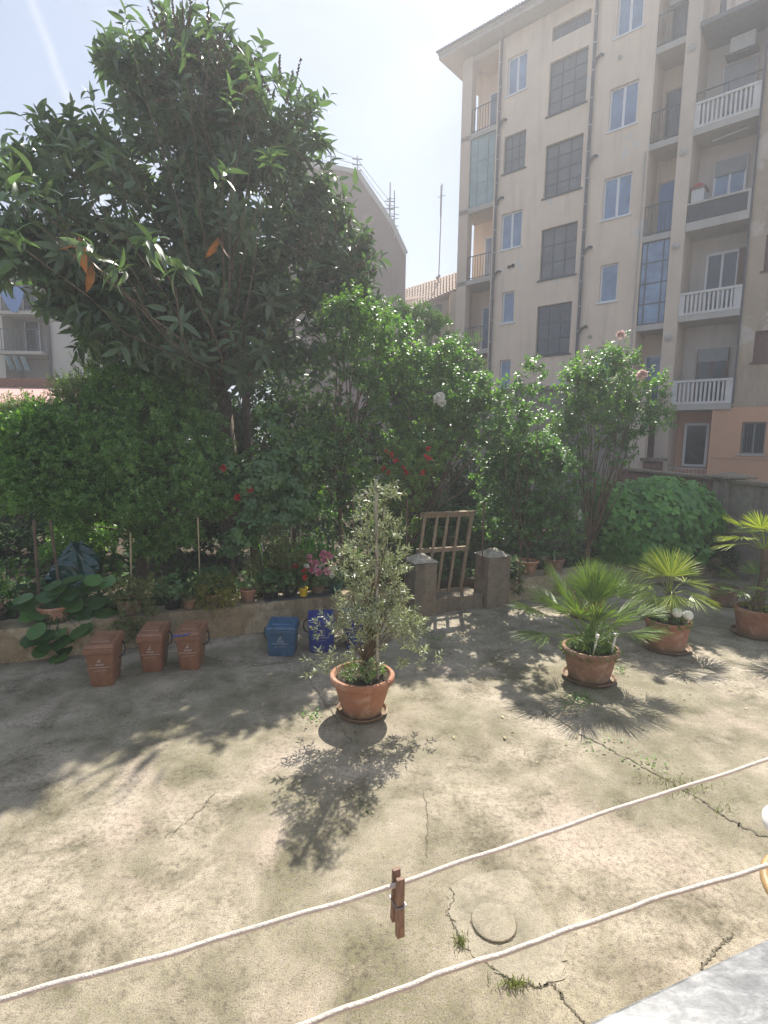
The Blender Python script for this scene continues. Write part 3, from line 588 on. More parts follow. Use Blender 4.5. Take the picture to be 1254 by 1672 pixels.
for a, b in posts:
    A = gx(*a); B = gx(*b); mb = MB(); mb.tube([(A[0], .2, A[1]-.1), (B[0], .2, B[1])], .035, 6); o = mb.build('post', M['ant'], wf); ln = B[1]-A[1]; lv = []
    br = MB()
    for k in (.25, .55, .85): z = A[1]+ln*k if a[0] != 499 else B[1]-.4-(1-k)*1.6; lv.append((A[0], z)); br.tube([(A[0]-.3, .2, z), (A[0]+.3, .2, z-.02)], .035, 5)
    br.build('bracket', M['ant'], o); tops.append(lv)
mb = MB()
for i in range(3):
    for k in range(3): a, b = tops[i][k], tops[i+1][k]; mb.tube([(a[0], .2, a[1]), ((a[0]+b[0])/2, .2, (a[1]+b[1])/2-.04), (b[0], .2, b[1])], .018, 4)
mb.build('wire', M['ant'], wf)
for i, (a, b, lab) in enumerate((((637, 372), (637, 298), 'taller of the two slim aerials at the lower end of the gable roof'), ((644, 388), (644, 311), 'shorter aerial right beside the taller one on the gable roof end'))):
    A = at(*a, GY); B = at(*b, GY); mb = MB(); mb.tube([A, B], .035, 6); t = mb.build('roof_aerial', M['ant'], label=lab, cat='aerial'); e = MB()
    for k in range(5): z = A[2]+(B[2]-A[2])*(.15+.12*k); e.tube([(A[0]-.22, GY, z), (A[0]+.25, GY, z+.06*(-1)**k)], .022, 4)
    e.build('antenna_element', M['ant'], t)
# far left block
LY = 26; fl = empty('apartment_building', (0, LY, 0), 0, label='distant pale apartment block with balconies glimpsed at the left behind the trees', cat='building')
def lx(px): return at(px, 560, LY)[0]
def lz(py): return at(60, py, LY)[2]
mb = MB(); x0, x1, x2, x3 = lx(-200), lx(6), lx(78), lx(200)
mb.box(x0, x1, 0, 8, 0, 12); mb.box(x2, x3, 0, 8, 0, 12); mb.build('wall', M['farwall'], fl); MB().box(x1, x2, 1.3, 8, 0, 12).build('balcony_back_wall', M['farrec'], fl)
zf = [lz(600)-2.7, lz(560)-.45, lz(512), lz(512)+3.0]
for i, z in enumerate(zf):
    MB().box(x1+.004, x2-.004, -.5, 1.3, z-.14, z).build('balcony_slab', M['slab'], fl)
    railing(fl, x1+.03, x2-.03, z, z+1.0, -.45, 12)
    window(fl, x1+.25, x1+1.0, z+.05, z+2.2, y=1.2, cols=1, fm='white', gl='gdark', inset=-.02, sill=False, name='balcony_door'); window(fl, x2-.75, x2-.3, z+.05, z+2.2, y=1.2, cols=1, fm='brown', gl='gdark', inset=-.02, sill=False, name='balcony_door')
MB().tube([(x2+.12, -.1, 0), (x2+.12, -.1, 12)], .07, 8).build('drainpipe', M['pipe'], fl, smooth=True)
mb = MB(); bx0, bx1 = lx(14), lx(58); zt = zf[2]+1.05; n_ = 9; ring = [(bx0+(bx1-bx0)*i/(n_-1), zt-(.15+1.0*math.sin(math.pi*(i/(n_-1))**1.3))) for i in range(n_)]
mb.prism([(bx0, zt)]+ring+[(bx1, zt)], LY-.55, LY-.5); mb.build('blue_sheet', M['bluecloth'], label='pale blue sheet hung over the upper left balcony rail', cat='laundry')
mb = MB()
for k in range(3):
    x = lx(22)+k*.35; mb.bar((x, LY-.5, lz(585)), (x+.3, LY-.62, lz(608)), .22, .03)
mb.build('hanging_laundry', M['ggreen'], label='pale towels hanging below the middle left balcony', cat='laundry')
pc = empty('garden_shed', at(40, 700, 16), 0, label='garden shed with a sunlit pink roof at the left edge behind bushes', cat='shed'); pc.location[2] = 0
zz = at(40, 625, 16)[2]; mb = MB(); mb.add([(-5, -1.6, zz-.75), (1.6, -1.6, zz-.75), (1.6, 1.6, zz), (-5, 1.6, zz), (-5, -1.6, zz-.8), (1.6, -1.6, zz-.8), (1.6, 1.6, zz-.05), (-5, 1.6, zz-.05)], [(0, 1, 2, 3), (7, 6, 5, 4), (0, 4, 5, 1), (1, 5, 6, 2), (2, 6, 7, 3), (3, 7, 4, 0)]); mb.build('roof', M['pink'], pc)
MB().box(-4.9, 1.5, -1.5, 1.5, .3, zz-.82).build('wall', M['brick'], pc); MB().box(-5, 1.7, 1.62, 1.9, .3, zz+.3).build('parapet', M['brick'], pc)
# grey boundary wall in front of the building
bw = empty('boundary_wall', BO, ang, label='high grey rendered wall with a dark coping at the foot of the apartment building', cat='wall')
bw.scale = (BK,)*3
MB().box(-1.5, 7.75, -1.0, -.75, 0, 4.86).build('wall_body', M['greywall'], bw); MB().box(-1.55, 8.45, -1.06, -.69, 4.87, 5.02).build('coping', M['pier'], bw)
MB().box(7.76, 8.3, -1.04, -.7, 0, 4.86).build('lit_wall_end', M['facade2'], bw)  # block in lighter plaster, painting the lit end of the grey wall
bp = empty('brick_pillar', BO, ang, label='short brick pillar with a stone slab on top near the peach wall', cat='pillar')
bp.scale = (BK,)*3
MB().box(8.35, 8.85, -1.2, -.7, 0, 2.25).build('pillar_body', M['brick'], bp); MB().box(8.25, 8.95, -1.3, -.6, 2.26, 2.36).build('pillar_cap', M['pier'], bp)
# ------------------------------------------------------------------ planter walls, gate piers, old wall
def wframe(name, **kw): return empty(name, WO, WANG, **kw)
def roughbox(x0, x1, y0, y1, z0, z1, st=.12, j=.012):
    mb = MB(); nx = max(2, int((x1-x0)/st)); ny = max(2, int((y1-y0)/st)); nz_ = max(2, int((z1-z0)/st)); idx = {}
    vs = []; fs = []
    def vid(i, k, l):
        if (i, k, l) not in idx:
            idx[(i, k, l)] = len(vs); vs.append((x0+(x1-x0)*i/nx+random.uniform(-j, j), y0+(y1-y0)*k/ny+random.uniform(-j, j), z0+(z1-z0)*l/nz_+random.uniform(-j, j)*(l > 0)))
        return idx[(i, k, l)]
    for i in range(nx):
        for l in range(nz_):
            fs.append((vid(i, 0, l), vid(i+1, 0, l), vid(i+1, 0, l+1), vid(i, 0, l+1))); fs.append((vid(i+1, ny, l), vid(i, ny, l), vid(i, ny, l+1), vid(i+1, ny, l+1)))
        for k in range(ny): fs.append((vid(i, k, nz_), vid(i+1, k, nz_), vid(i+1, k+1, nz_), vid(i, k+1, nz_)))
    for k in range(ny):
        for l in range(nz_):
            fs.append((vid(0, k+1, l), vid(0, k, l), vid(0, k, l+1), vid(0, k+1, l+1))); fs.append((vid(nx, k, l), vid(nx, k+1, l), vid(nx, k+1, l+1), vid(nx, k, l+1)))
    return mb.add(vs, fs)
ln = wframe('planter_wall', label='low crumbling ochre wall left of the gate, lined with potted plants', cat='wall')
roughbox(-13, .44, 0, .42, 0, .43).build('wall_body', M['planter'], ln, smooth=True)
rn = wframe('planter_wall', label='low crumbling ochre wall right of the gate, running behind the palms', cat='wall')
roughbox(2.3, 8.6, 0.02, .42, 0, .40).build('wall_body', M['planter'], rn, smooth=True)
def pier(u0, u1, h, lab):
    o = wframe('gate_pier', label=lab, cat='gate pier', group='gate piers either side of the pallet gate')
    roughbox(u0, u1, -.22, .2, 0, h, .1, .007).build('pier_body', M['pier'], o, smooth=True)
    c = ((u0+u1)/2, -.01); mb = MB(); hx = (u1-u0)/2+.02
    mb.add([(c[0]-hx, c[1]-.23, h+.01), (c[0]+hx, c[1]-.23, h+.01), (c[0]+hx, c[1]+.23, h+.01), (c[0]-hx, c[1]+.23, h+.01), (c[0]-.04, c[1], h+.13), (c[0]+.04, c[1], h+.13)], [(0, 1, 5, 4), (1, 2, 5), (2, 3, 4, 5), (3, 0, 4), (3, 2, 1, 0)])
    mb.build('pier_cap', M['piercap'], o)
pier(.46, .85, .88, 'left cement gate pier with a pointed cap, half behind the olive'); pier(1.83, 2.27, .88, 'right cement gate pier with a pointed cap, beside the potted rose')
stp = wframe('gate_step', label='worn cement threshold step between the two gate piers', cat='step'); roughbox(.86, 1.82, -.12, .42, 0, .24, .1, .008).build('step_body', M['pier'], stp, smooth=True)
gt = empty('pallet_gate', WO+WU*.09+np.array([0, 0, -.03]), WANG, label='leaning gate made of a bare wooden pallet between two cement piers', cat='gate')
sh = -.14
def gxz(x, z): return (x+sh*(1.64-z)/1.3, .17+(1.64-z)*.03, z)
for i, x in enumerate([.72, .95, 1.16, 1.38, 1.62]):
    zb = .96 if i == 0 else .22; MB().bar(gxz(x, zb), gxz(x+random.uniform(-.01, .01), 1.64), .05, .02, up=(0, 1, 0)).build('slat', M['wood'], gt)
for z, x0, x1 in ((1.62, .66, 1.68), (1.02, .68, 1.66), (.28, .78, 1.66)):
    a, b = gxz(x0, z), gxz(x1, z-.01); MB().bar((a[0], a[1]+.05, a[2]), (b[0], b[1]+.05, b[2]), .07, .07, up=(0, 1, 0)).build('cross_beam', M['wood'], gt)
MB().bar(gxz(.66, 1.67), gxz(1.68, 1.665), .13, .016, up=(0, 0, 1)).build('top_board', M['wood'], gt)
a, b = gxz(1.68, .3), gxz(1.7, 1.63); MB().bar((a[0], a[1]+.11, a[2]), (b[0], b[1]+.11, b[2]), .05, .05, up=(0, 1, 0)).build('hinge_post', M['wood'], gt)
ow = empty('boundary_wall', (7.72, 11.75, 0), R(94), label='stained old garden wall with a capped pillar at the right behind the palms', cat='wall')
roughbox(-3.9, -.02, -.15, .12, 0, 2.0, .25, .012).build('wall_body', M['oldwall'], ow, smooth=True); MB().box(-3.9, -.02, -.22, .19, 2.012, 2.08).build('coping', M['pier'], ow)
roughbox(0, .38, -.24, .24, 0, 2.08, .15, .01).build('wall_pillar', M['oldwall'], ow, smooth=True)
mb = MB(); mb.add([(-.14, -.4, 2.1), (.52, -.4, 2.1), (.52, .4, 2.1), (-.14, .4, 2.1), (-.14, -.4, 2.14), (.52, -.4, 2.14), (.52, .4, 2.14), (-.14, .4, 2.14), (.19, 0, 2.24)], [(3, 2, 1, 0), (0, 1, 5, 4), (1, 2, 6, 5), (2, 3, 7, 6), (3, 0, 4, 7), (4, 5, 8), (5, 6, 8), (6, 7, 8), (7, 4, 8)]); mb.build('pillar_cap', M['pier'], ow)
roughbox(.4, 5, -.1, .12, 0, 2.02, .3, .015).build('brick_section', M['brick'], ow, smooth=True); MB().box(.4, 5, -.2, .2, 2.04, 2.1).build('coping', M['pier'], ow)
# ------------------------------------------------------------------ POTS
def pot(name, x, y, z, rt, rb, h, mat='terra', label='', cat='plant pot', group=None, saucer=True, rim=.035, soil=.04, rz=0, sq=None, smat='saucer'):
    o = empty(name, (x, y, z), rz, label=label, cat=cat, group=group); z0 = .02 if saucer else 0
    pr = [(rb*.9, z0), (rb, z0+.005), (rb+(rt-rb)*.78*.96, z0+(h-z0)*.80), (rt*.975, z0+(h-z0)*.82), (rt*1.02, z0+(h-z0)*.86), (rt*1.03, h-.012), (rt, h), (rt-rim*.8, h), (rt-rim, h-.015), (rt-rim-.01, h-soil)]
    MB().lathe(pr+[(0.0, h-soil)], 44).build('pot_body', M[mat], o, smooth=True)
    MB().lathe([(rt-rim-.006, h-soil+.002), (rt*.45, h-soil+.014), (0, h-soil+.018)], 24).build('potting_soil', M['dirt'], o, smooth=True)
    if saucer: MB().lathe([(rb*1.1, 0), (rb*1.22, .012), (rb*1.34, .045), (rb*1.27, .047), (rb*1.18, .016), (0, .014)], 44).build('saucer', M[smat], o, smooth=True)
    return o
# olive in the middle
OX, OY = -.2, 5.25
po = pot('potted_olive', OX, OY, 0, .325, .20, .43, 'terra', 'potted olive with a grey stake in a big terracotta pot, middle of the courtyard', 'potted tree', rim=.04)
def at_l(o, px, py, Y): return at(px, py, Y)-np.array(o.location)
blobs = []
for (px, py, Y, rx, ry) in ((608, 815, 5.25, 26, 22), (612, 850, 5.25, 34, 26), (600, 885, 5.2, 26, 22), (565, 925, 5.2, 26, 24), (650, 920, 5.25, 22, 20), (610, 935, 5.3, 40, 30), (600, 985, 5.2, 54, 28), (572, 1015, 5.1, 44, 22), (640, 1005, 5.2, 42, 28), (600, 1050, 5.15, 26, 20), (662, 1035, 5.2, 28, 20), (535, 1085, 5.0, 24, 14), (680, 1078, 5.2, 24, 12), (590, 1095, 5.2, 36, 16), (648, 868, 5.25, 16, 12), (540, 1000, 5.1, 22, 16)):
    p = at_l(po, px, py, Y); blobs.append((*p, pxm(rx, Y), pxm(rx, Y)*.9, pxm(ry, Y)))
blobs = clumps(blobs, 3, (.3, .6), 1.0); P_, D_ = blobpts(blobs, 540, .1); T_ = D_*.7+np.array([0, 0, .35])+rng.normal(size=P_.shape)*.4
a = twigs(P_, T_, .12, 11, .06, ang=.75, up=.5); leafmesh('foliage', tleaf(.13, .02, .05), *a[:4], LM['olive'], po); sticks('twig', a[4], a[5], .0022, M['bark'], po)
limbs((0.02, 0, .38), (.03, 0, .55), [tuple(P_[i]) for i in rng.choice(len(P_), 34, False)], .022, .010, M['bark'], po)
s0 = at_l(po, 617, 1090, 5.25); s1 = at_l(po, 614, 783, 5.25); mb = MB(); mb.tube([(s0[0], s0[1]-.06, .38), (s1[0], s1[1]-.02, s1[2])], .017, 8); mb.build('stake', M['stakegrey'], po, smooth=True)
P_, D_ = blobpts([(0, 0, .42, .22, .22, .06)], 60, 0); a = twigs(P_, D_*.5+np.array([0, 0, 1]), .07, 8, .03); leafmesh('herb_leaves', tleaf(.3), *a[:4], LM['bright'], po)
# fan palms
def fan(center, aim, nrm, length, n=22, spread=150, wd=.02, stem_from=None, splay=.12):
    """leaflet strips of one fan: list of verts and faces"""
    vs = []; fs = []; c = np.array(center); a = unit(np.array(aim, float)); nn = unit(np.cross(np.cross(a, nrm), a)); s = np.cross(a, nn); r = []
    for k in range(n):
        t = R(spread*(k/(n-1)-.5)); ln_ = length*(1-.25*abs(k/(n-1)-.5)*2)*random.uniform(.9, 1.05); d = a*math.cos(t)+s*math.sin(t); d = unit(d+nn*random.uniform(-splay, splay)+nn*.12*math.cos(2*t)); q_ = np.cross(d, nn); b = len(vs)
        q_ = unit(q_); dz = np.array([0, 0, -1.])
        for i, (u_, w_) in enumerate(((.04, .15), (.45, .9), (.75, .7), (1, .04))):
            p = c+d*ln_*u_+dz*ln_*.10*u_*u_*abs(math.cos(t))*random.uniform(.5, 1.4); up_ = nn*wd*.5*w_
            vs += [p-q_*wd*w_+up_, p, p+q_*wd*w_+up_]
        for i in range(3): j = b+i*3; fs += [(j, j+1, j+4, j+3), (j+1, j+2, j+5, j+4)]
        r += [random.random()]*12
    return vs, fs, r
def palm_crown(root, c, n, plen, flen, mat, lo=5, hi=85, aims=None, nleaf=22, wd=.014, name='frond', sp=(130, 165)):
    for i in range(n):
        if aims: az, el, pl, fl_ = aims[i % len(aims)]; az += random.uniform(-10, 10)
        else: az = i*137.5+random.uniform(-20, 20); el = lo+(hi-lo)*((i+.5)/n)**.8+random.uniform(-6, 6); pl = plen*random.uniform(.75, 1.15); fl_ = flen*random.uniform(.85, 1.1)
        d = np.array([math.cos(R(az))*math.cos(R(el)), math.sin(R(az))*math.cos(R(el)), math.sin(R(el))]); base = np.array(c)+np.array([d[0], d[1], 0])*.03
        mid = base+d*pl*.55+np.array([0, 0, .03]); end = base+d*pl+np.array([0, 0, -.02]); aim = unit(end-mid+np.array([0, 0, -.10*pl])); hz_ = np.array([-math.sin(R(az)), math.cos(R(az)), 0]); nrm = unit(np.cross(hz_, aim)*(-1)); nrm = nrm if nrm[2] > -.2 else -nrm
        vs, fs, r = fan(end, aim, nrm+rng.normal(size=3)*.15, fl_, nleaf, random.uniform(*sp), wd)
        mb = MB(); mb.add(vs, fs); n0 = len(vs); mb.tube([base, mid, end], [.008, .0055, .004], 4); r += [.6]*(len(mb.v)-n0)
        o = mb.build(name, mat, root); at_ = o.data.attributes.new('rnd', 'FLOAT', 'POINT'); at_.data.foreach_set('value', np.array(r[:len(o.data.vertices)], np.float32))
def herbs(root, r, z, n, mat='herb', drop=.08, size=.022, ln_=.07):
    a_ = rng.random(n)*6.28; rr = r*np.sqrt(rng.random(n))*1.08; P_ = np.stack([rr*np.cos(a_), rr*np.sin(a_), z+rng.random(n)*.03], 1); out = np.stack([np.cos(a_), np.sin(a_), 0*a_], 1)
    e = (rr > r*.85)[:, None]; T_ = out*np.where(e, 1., .3)+np.array([0, 0, 1])*np.where(e, -.5, 1.)+rng.normal(size=P_.shape)*.3; a = twigs(P_, T_, ln_, 9, size); leafmesh('herb_leaves', tleaf(.38), *a[:4], LM[mat], root)
pa = pot('potted_palm', 2.5, 6.15, 0, .32, .235, .40, 'terra2', 'bushy green fan palm in an aged terracotta pot with herbs spilling over, nearest palm', 'potted palm', 'potted fan palms', smat='saucer')
aims = [(95, 70, .55, .42), (180, 28, .62, .42), (150, 55, .6, .45), (60, 55, .6, .45), (20, 38, .62, .46), (0, 22, .6, .42), (200, 12, .6, .36), (230, 30, .35, .36), (340, 12, .5, .4), (300, 45, .4, .38), (120, 82, .6, .42), (75, 78, .45, .4), (40, 70, .5, .42), (170, 45, .45, .42), (260, 60, .35, .38), (10, 60, .55, .44), (135, 35, .55, .4), (320, 25, .45, .38), (215, 45, .5, .4), (100, 55, .4, .4), (190, 60, .4, .42), (350, 45, .4, .42)]
aims = [(z_[0], min(84, z_[1]+(14 if -40 < ((z_[0]+180) % 360)-180 < 50 else 8)), z_[2]*1.1, z_[3]*(1.0 if z_[1] < 30 and z_[0] in (0, 340, 320, 20) else 1.25)) for z_ in aims]
palm_crown(pa, (0, 0, .42), 44, .5, .4, LM['palm'], aims=aims, nleaf=26, wd=.0052, sp=(90, 130))
herbs(pa, .27, .37, 420)
P_, D_ = blobpts([(.12, .02, .55, .16, .16, .1)], 160, .1); a = twigs(P_, D_+np.array([0, 0, .6]), .06, 8, .02); leafmesh('herb_leaves', tleaf(.35), *a[:4], LM['herb'], pa)
for (x, y) in ((.2, -.12), (-.03, -.16)):
    mb = MB(); mb.tube([(x, y, .36), (x+.03, y-.01, .58)], .012, 8); mb.lathe([(0, .0), (.022, .005), (.024, .04), (0, .05)], 12, (x+.03, y-.01, .57)); mb.build('watering_spike', M['whitep'], pa, smooth=True)
pb = pot('potted_palm', 3.95, 7.15, 0, .285, .24, .42, 'terra', 'yellow green fan palm in an orange terracotta pot with two white globes', 'potted palm', 'potted fan palms')
MB().tube([(0, 0, .38), (.02, 0, .62), (0, 0, .8)], [.06, .065, .05], 10).build('palm_stem', M['bark'], pb, smooth=True)
aims = [(100, 72, .3, .5), (60, 50, .3, .52), (20, 30, .3, .5), (130, 50, .3, .48), (165, 28, .28, .46), (200, 10, .25, .42), (-10, 8, .28, .44), (80, 85, .25, .5), (250, 20, .2, .4), (310, 15, .25, .4), (40, 65, .3, .5), (150, 70, .28, .48)]
palm_crown(pb, (0, 0, .78), 13, .3, .48, LM['palmy'], aims=aims, nleaf=30, wd=.0078)
herbs(pb, .25, .40, 220)
for (x, y, z, nm) in ((.05, -.12, .55, 'left one of the two white globes among herbs in the palm pot'), (.19, -.14, .52, 'right one of the two white globes among herbs in the palm pot')):
    b = MB(); n_ = 12; prof = [(.0 if i in (0, n_) else .068*math.sin(math.pi*i/n_), -.068*math.cos(math.pi*i/n_)) for i in range(n_+1)]; b.lathe(prof, 24); b2 = b.build('white_globe', M['bulb'], smooth='all', label=nm, cat='garden globe', group='white globes in the palm pot'); b2.location = (3.95+x, 7.15+y, z)
    MB().tube([(0, 0, -.18), (0, 0, -.066)], .006, 6).build('globe_stem', M['whitep'], b2)
pcx = pot('potted_palm', 5.62, 7.75, 0, .31, .25, .42, 'terra', 'tall many headed fan palm in a terracotta pot at the right edge', 'potted palm', 'potted fan palms')
MB().tube([(0, 0, .38), (.03, 0, .9), (.0, 0, 1.32)], [.07, .06, .05], 10).build('palm_stem', M['bark'], pcx, smooth=True)
palm_crown(pcx, (0, 0, 1.3), 14, .42, .42, LM['palmy'], lo=-10, hi=80, nleaf=24, wd=.009)
palm_crown(pcx, (-.12, -.05, .55), 12, .38, .38, LM['palm'], lo=0, hi=65, nleaf=24, wd=.009)
MB().tube([(-.08, 0, .38), (-.12, -.05, .58)], [.05, .04], 8).build('palm_stem', M['bark'], pcx, smooth=True)
herbs(pcx, .26, .39, 120, 'succ')
p4 = pot('terracotta_pot', 3.35, 8.5, 0, .26, .2, .36, 'terra', 'orange terracotta pot half hidden behind the bushy palm', 'plant pot'); herbs(p4, .2, .33, 80)
p5 = pot('terracotta_pot', 6.1, 9.3, 0, .25, .2, .32, 'terra2', 'terracotta pot in the shade behind the right hand palm', 'plant pot'); herbs(p5, .2, .3, 60)
# ------------------------------------------------------------------ BINS
def text_mesh(name, body, size, mat, parent, loc_, rot, ext=.0005):
    cu = bpy.data.curves.new(name, 'FONT'); cu.body = body; cu.size = size; cu.extrude = ext; cu.align_x = 'CENTER'; tmp = bpy.data.objects.new('tmp', cu); col.objects.link(tmp)
    bpy.context.view_layer.update(); me = bpy.data.meshes.new_from_object(tmp.evaluated_get(bpy.context.evaluated_depsgraph_get())); bpy.data.objects.remove(tmp)
    me.materials.clear(); me.materials.append(mat); o = bpy.data.objects.new(name, me); col.objects.link(o); o.parent = parent; o.location = loc_; o.rotation_euler = rot; return o
def bin_(x, y, rz, wdt, dep, h, mat, label, group, handle=1, hang=.12, squat=False, seed=0):
    o = empty('food_waste_bin' if not squat else 'recycling_bin', (x, y, 0), rz, label=label, cat='bin', group=group); k = .78 if not squat else .9
    hb = h-.09; mb = MB()
    a = wdt/2*.93; b = dep/2*.93; prof = [(.0, k*.97), (.012, k), (hb*.55, k+(1-k)*.62), (hb, 1.0)]; n = len(prof); rr = .03
    ringn = []
    for z, s in prof:
        for cx, cy, a0 in ((1, -1, -90), (1, 1, 0), (-1, 1, 90), (-1, -1, 180)):
            for q_ in range(4): t = R(a0+30*q_); ringn.append(((a*s-rr)*cx+rr*math.cos(t), (b*s-rr)*cy+rr*math.sin(t), z))
    fs = [(i*16+j, i*16+(j+1) % 16, (i+1)*16+(j+1) % 16, (i+1)*16+j) for i in range(n-1) for j in range(16)]+[tuple(range(15, -1, -1)), tuple((n-1)*16+j for j in range(16))]
    mb.add(ringn, fs); bd = mb.build('bin_body', mat, o, smooth=True)
    MB().box(-wdt/2, wdt/2, -dep/2-.005, dep/2, hb-.025, hb+.03, bot=.985).build('collar', mat, o, bevel=.006)
    mb = MB(); lx_, ly_ = wdt/2*.985, dep/2*.98
    mb.add([(-lx_, -ly_, hb+.031), (lx_, -ly_, hb+.031), (lx_, ly_, hb+.031), (-lx_, ly_, hb+.031), (-lx_*.94, -ly_*.93, hb+.07), (lx_*.94, -ly_*.93, hb+.07), (lx_*.95, ly_*.95, hb+.105), (-lx_*.95, ly_*.95, hb+.105)], [(3, 2, 1, 0), (4, 5, 6, 7), (0, 1, 5, 4), (1, 2, 6, 5), (2, 3, 7, 6), (3, 0, 4, 7)])
    lid = mb.build('lid', mat, o, bevel=.010)
    mb = MB(); mb.add([(-lx_*.66, -ly_*.6, hb+.0795), (lx_*.66, -ly_*.6, hb+.0795), (lx_*.7, ly_*.7, hb+.103), (-lx_*.7, ly_*.7, hb+.103), (-lx_*.6, -ly_*.5, hb+.092), (lx_*.6, -ly_*.5, hb+.092), (lx_*.65, ly_*.62, hb+.113), (-lx_*.65, ly_*.62, hb+.113)], [(4, 5, 6, 7), (0, 1, 5, 4), (1, 2, 6, 5), (2, 3, 7, 6), (3, 0, 4, 7)]); mb.build('raised_panel', mat, lid, bevel=.004)
    hx = (wdt/2+.012); mb = MB(); yb = .02
    mb.tube([(hx*.97, yb+.09, hb-.005), (hx+.03, yb+.02, hb-.01), (hx+.045, yb, hb-hang*.6), (hx+.03, yb-.03, hb-hang), (hx-.02, yb-.06, hb-hang-.015)], .009, 8) if handle > 0 else mb.tube([(-hx*.97, yb+.09, hb-.005), (-hx-.03, yb+.02, hb-.01), (-hx-.04, yb, hb-hang*.6), (-hx-.028, yb-.03, hb-hang), (-hx+.02, yb-.06, hb-hang-.015)], .009, 8)
    mb.build('handle', M['black'], o, smooth=True)
    # printed mark: a swoosh, the operator's name, a line of small capitals and a hand written address
    zc = hb*.62; yf = -(dep/2*.93)*(k+(1-k)*.72)-.006; tl = math.atan2((dep/2*.93)*(1-k), hb); rot = (R(90)+tl*.9, 0, 0)
    pr = MB(); pts = [(-.028, 0, -.012), (-.01, 0, .0), (-.002, 0, .02), (.016, 0, .034)]; pr.tube(pts, [.002, .004, .004, .001], 5); pr.tube([(-.012, 0, .0), (.006, 0, -.006), (.022, 0, .006)], [.004, .003, .001], 5); s = pr.build('printed_emblem', M['print_'], bd); s.location = (0, yf, zc+.045)
    text_mesh('printed_lettering', 'amiat', .040, M['print_'], bd, (0, yf+.006, zc-.004), rot); text_mesh('printed_lettering', 'RACCOLTA DIFFERENZIATA', .0165, M['print_'], bd, (0, yf+.003, zc-.032), rot)
    pr = MB(); rs = random.Random(seed); x_ = -.07
    while x_ < .07:
        z0 = zc-.072+x_*.08; pr.tube([(x_, 0, z0), (x_+.005, 0, z0+rs.uniform(.006, .018)), (x_+.010, 0, z0+rs.uniform(-.003, .006))], .0013, 4); x_ += rs.uniform(.012, .022)
    s = pr.build('handwriting', M['print_'], bd); s.location = (0, yf+.010, 0)
    return o
gb = 'brown food waste bins along the planter wall'; gu = 'blue recycling bins by the planter wall'
b1 = bin_(-3.2, 5.9, R(10), .325, .42, .52, M['binbrown'], 'brown lidded bin nearest the left, below the big round leaves', gb, seed=1)
b2 = bin_(-2.8, 6.3, R(8), .30, .42, .51, M['binbrown'], 'middle brown lidded bin, in front of the hanging variegated shrub', gb, seed=2)
b3 = bin_(-2.36, 6.36, R(4), .305, .40, .51, M['binbrown'], 'right hand brown bin with a blue string tied on its lid', gb, seed=3)
mb = MB(); mb.tube([(-.17, -.2, .43), (-.1, -.225, .47), (-.02, -.21, .465), (.04, -.2, .49)], .007, 6); mb.tube([(-.16, -.21, .47), (-.08, -.22, .455), (.0, -.215, .485)], .006, 6); mb.lathe([(0, 0), (.018, .01), (0, .026)], 8, (.0, -.215, .465))
mb.build('tied_string', M['bluecloth2'], b3, smooth=True)
b4 = bin_(-1.32, 6.82, R(0), .40, .36, .42, M['binblue'], 'small faded steel blue bin with sun spots on its lid', gu, handle=-1, squat=True, seed=4)
b5 = bin_(-.83, 6.98, R(8), .37, .38, .47, M['binnavy'], 'royal blue bin partly behind the olive', gu, handle=-1, squat=True, seed=5)
b6 = bin_(-.36, 7.12, R(14), .36, .40, .47, M['binnavy'], 'royal blue bin almost hidden behind the olive foliage', gu, squat=True, seed=6)
# ------------------------------------------------------------------ POTTED PLANTS ON THE WALL
def wpot(u, v, z, rt, rb, h, mat, label, saucer=False, name='potted_plant', cat='potted plant', group=None, **kw):
    p = wp(u, v, z); return pot(name, p[0], p[1], p[2], rt, rb, h, mat, label, cat, group, saucer, rim=.018, **kw)
ZW = .435
def bush(root, blobs, n, ln_, m_, size, tm, mat, up=.8, stem=None, name='foliage', ang=.9, shell=.2, tw=True, clump=0, dirup=.35):
    P_, D_ = blobpts(blobs, n, shell, clump); a = twigs(P_, D_*.8+np.array([0, 0, dirup])+rng.normal(size=P_.shape)*.35, ln_, m_, size, ang=ang, up=up)
    leafmesh(name, tm, *a[:4], LM[mat], root)
    if tw: sticks('twig', a[4], a[5], ln_*.02, M['barkr'], root)
    if stem: limbs(stem[0], stem[1], [tuple(P_[i]) for i in rng.choice(len(P_), stem[2], False)], stem[3], stem[4], M['bark'], root, name='stem')
    return P_
# left edge pot
o = wpot(-5.35, .2, ZW, .24, .17, .26, 'terra2', 'brown pot with a wispy plant at the far left end of the planter wall'); bush(o, [(0, 0, .5, .3, .25, .3)], 120, .12, 8, .06, tleaf(.2), 'privet', stem=((0, 0, .2), (0, 0, .3), 8, .01, .005))
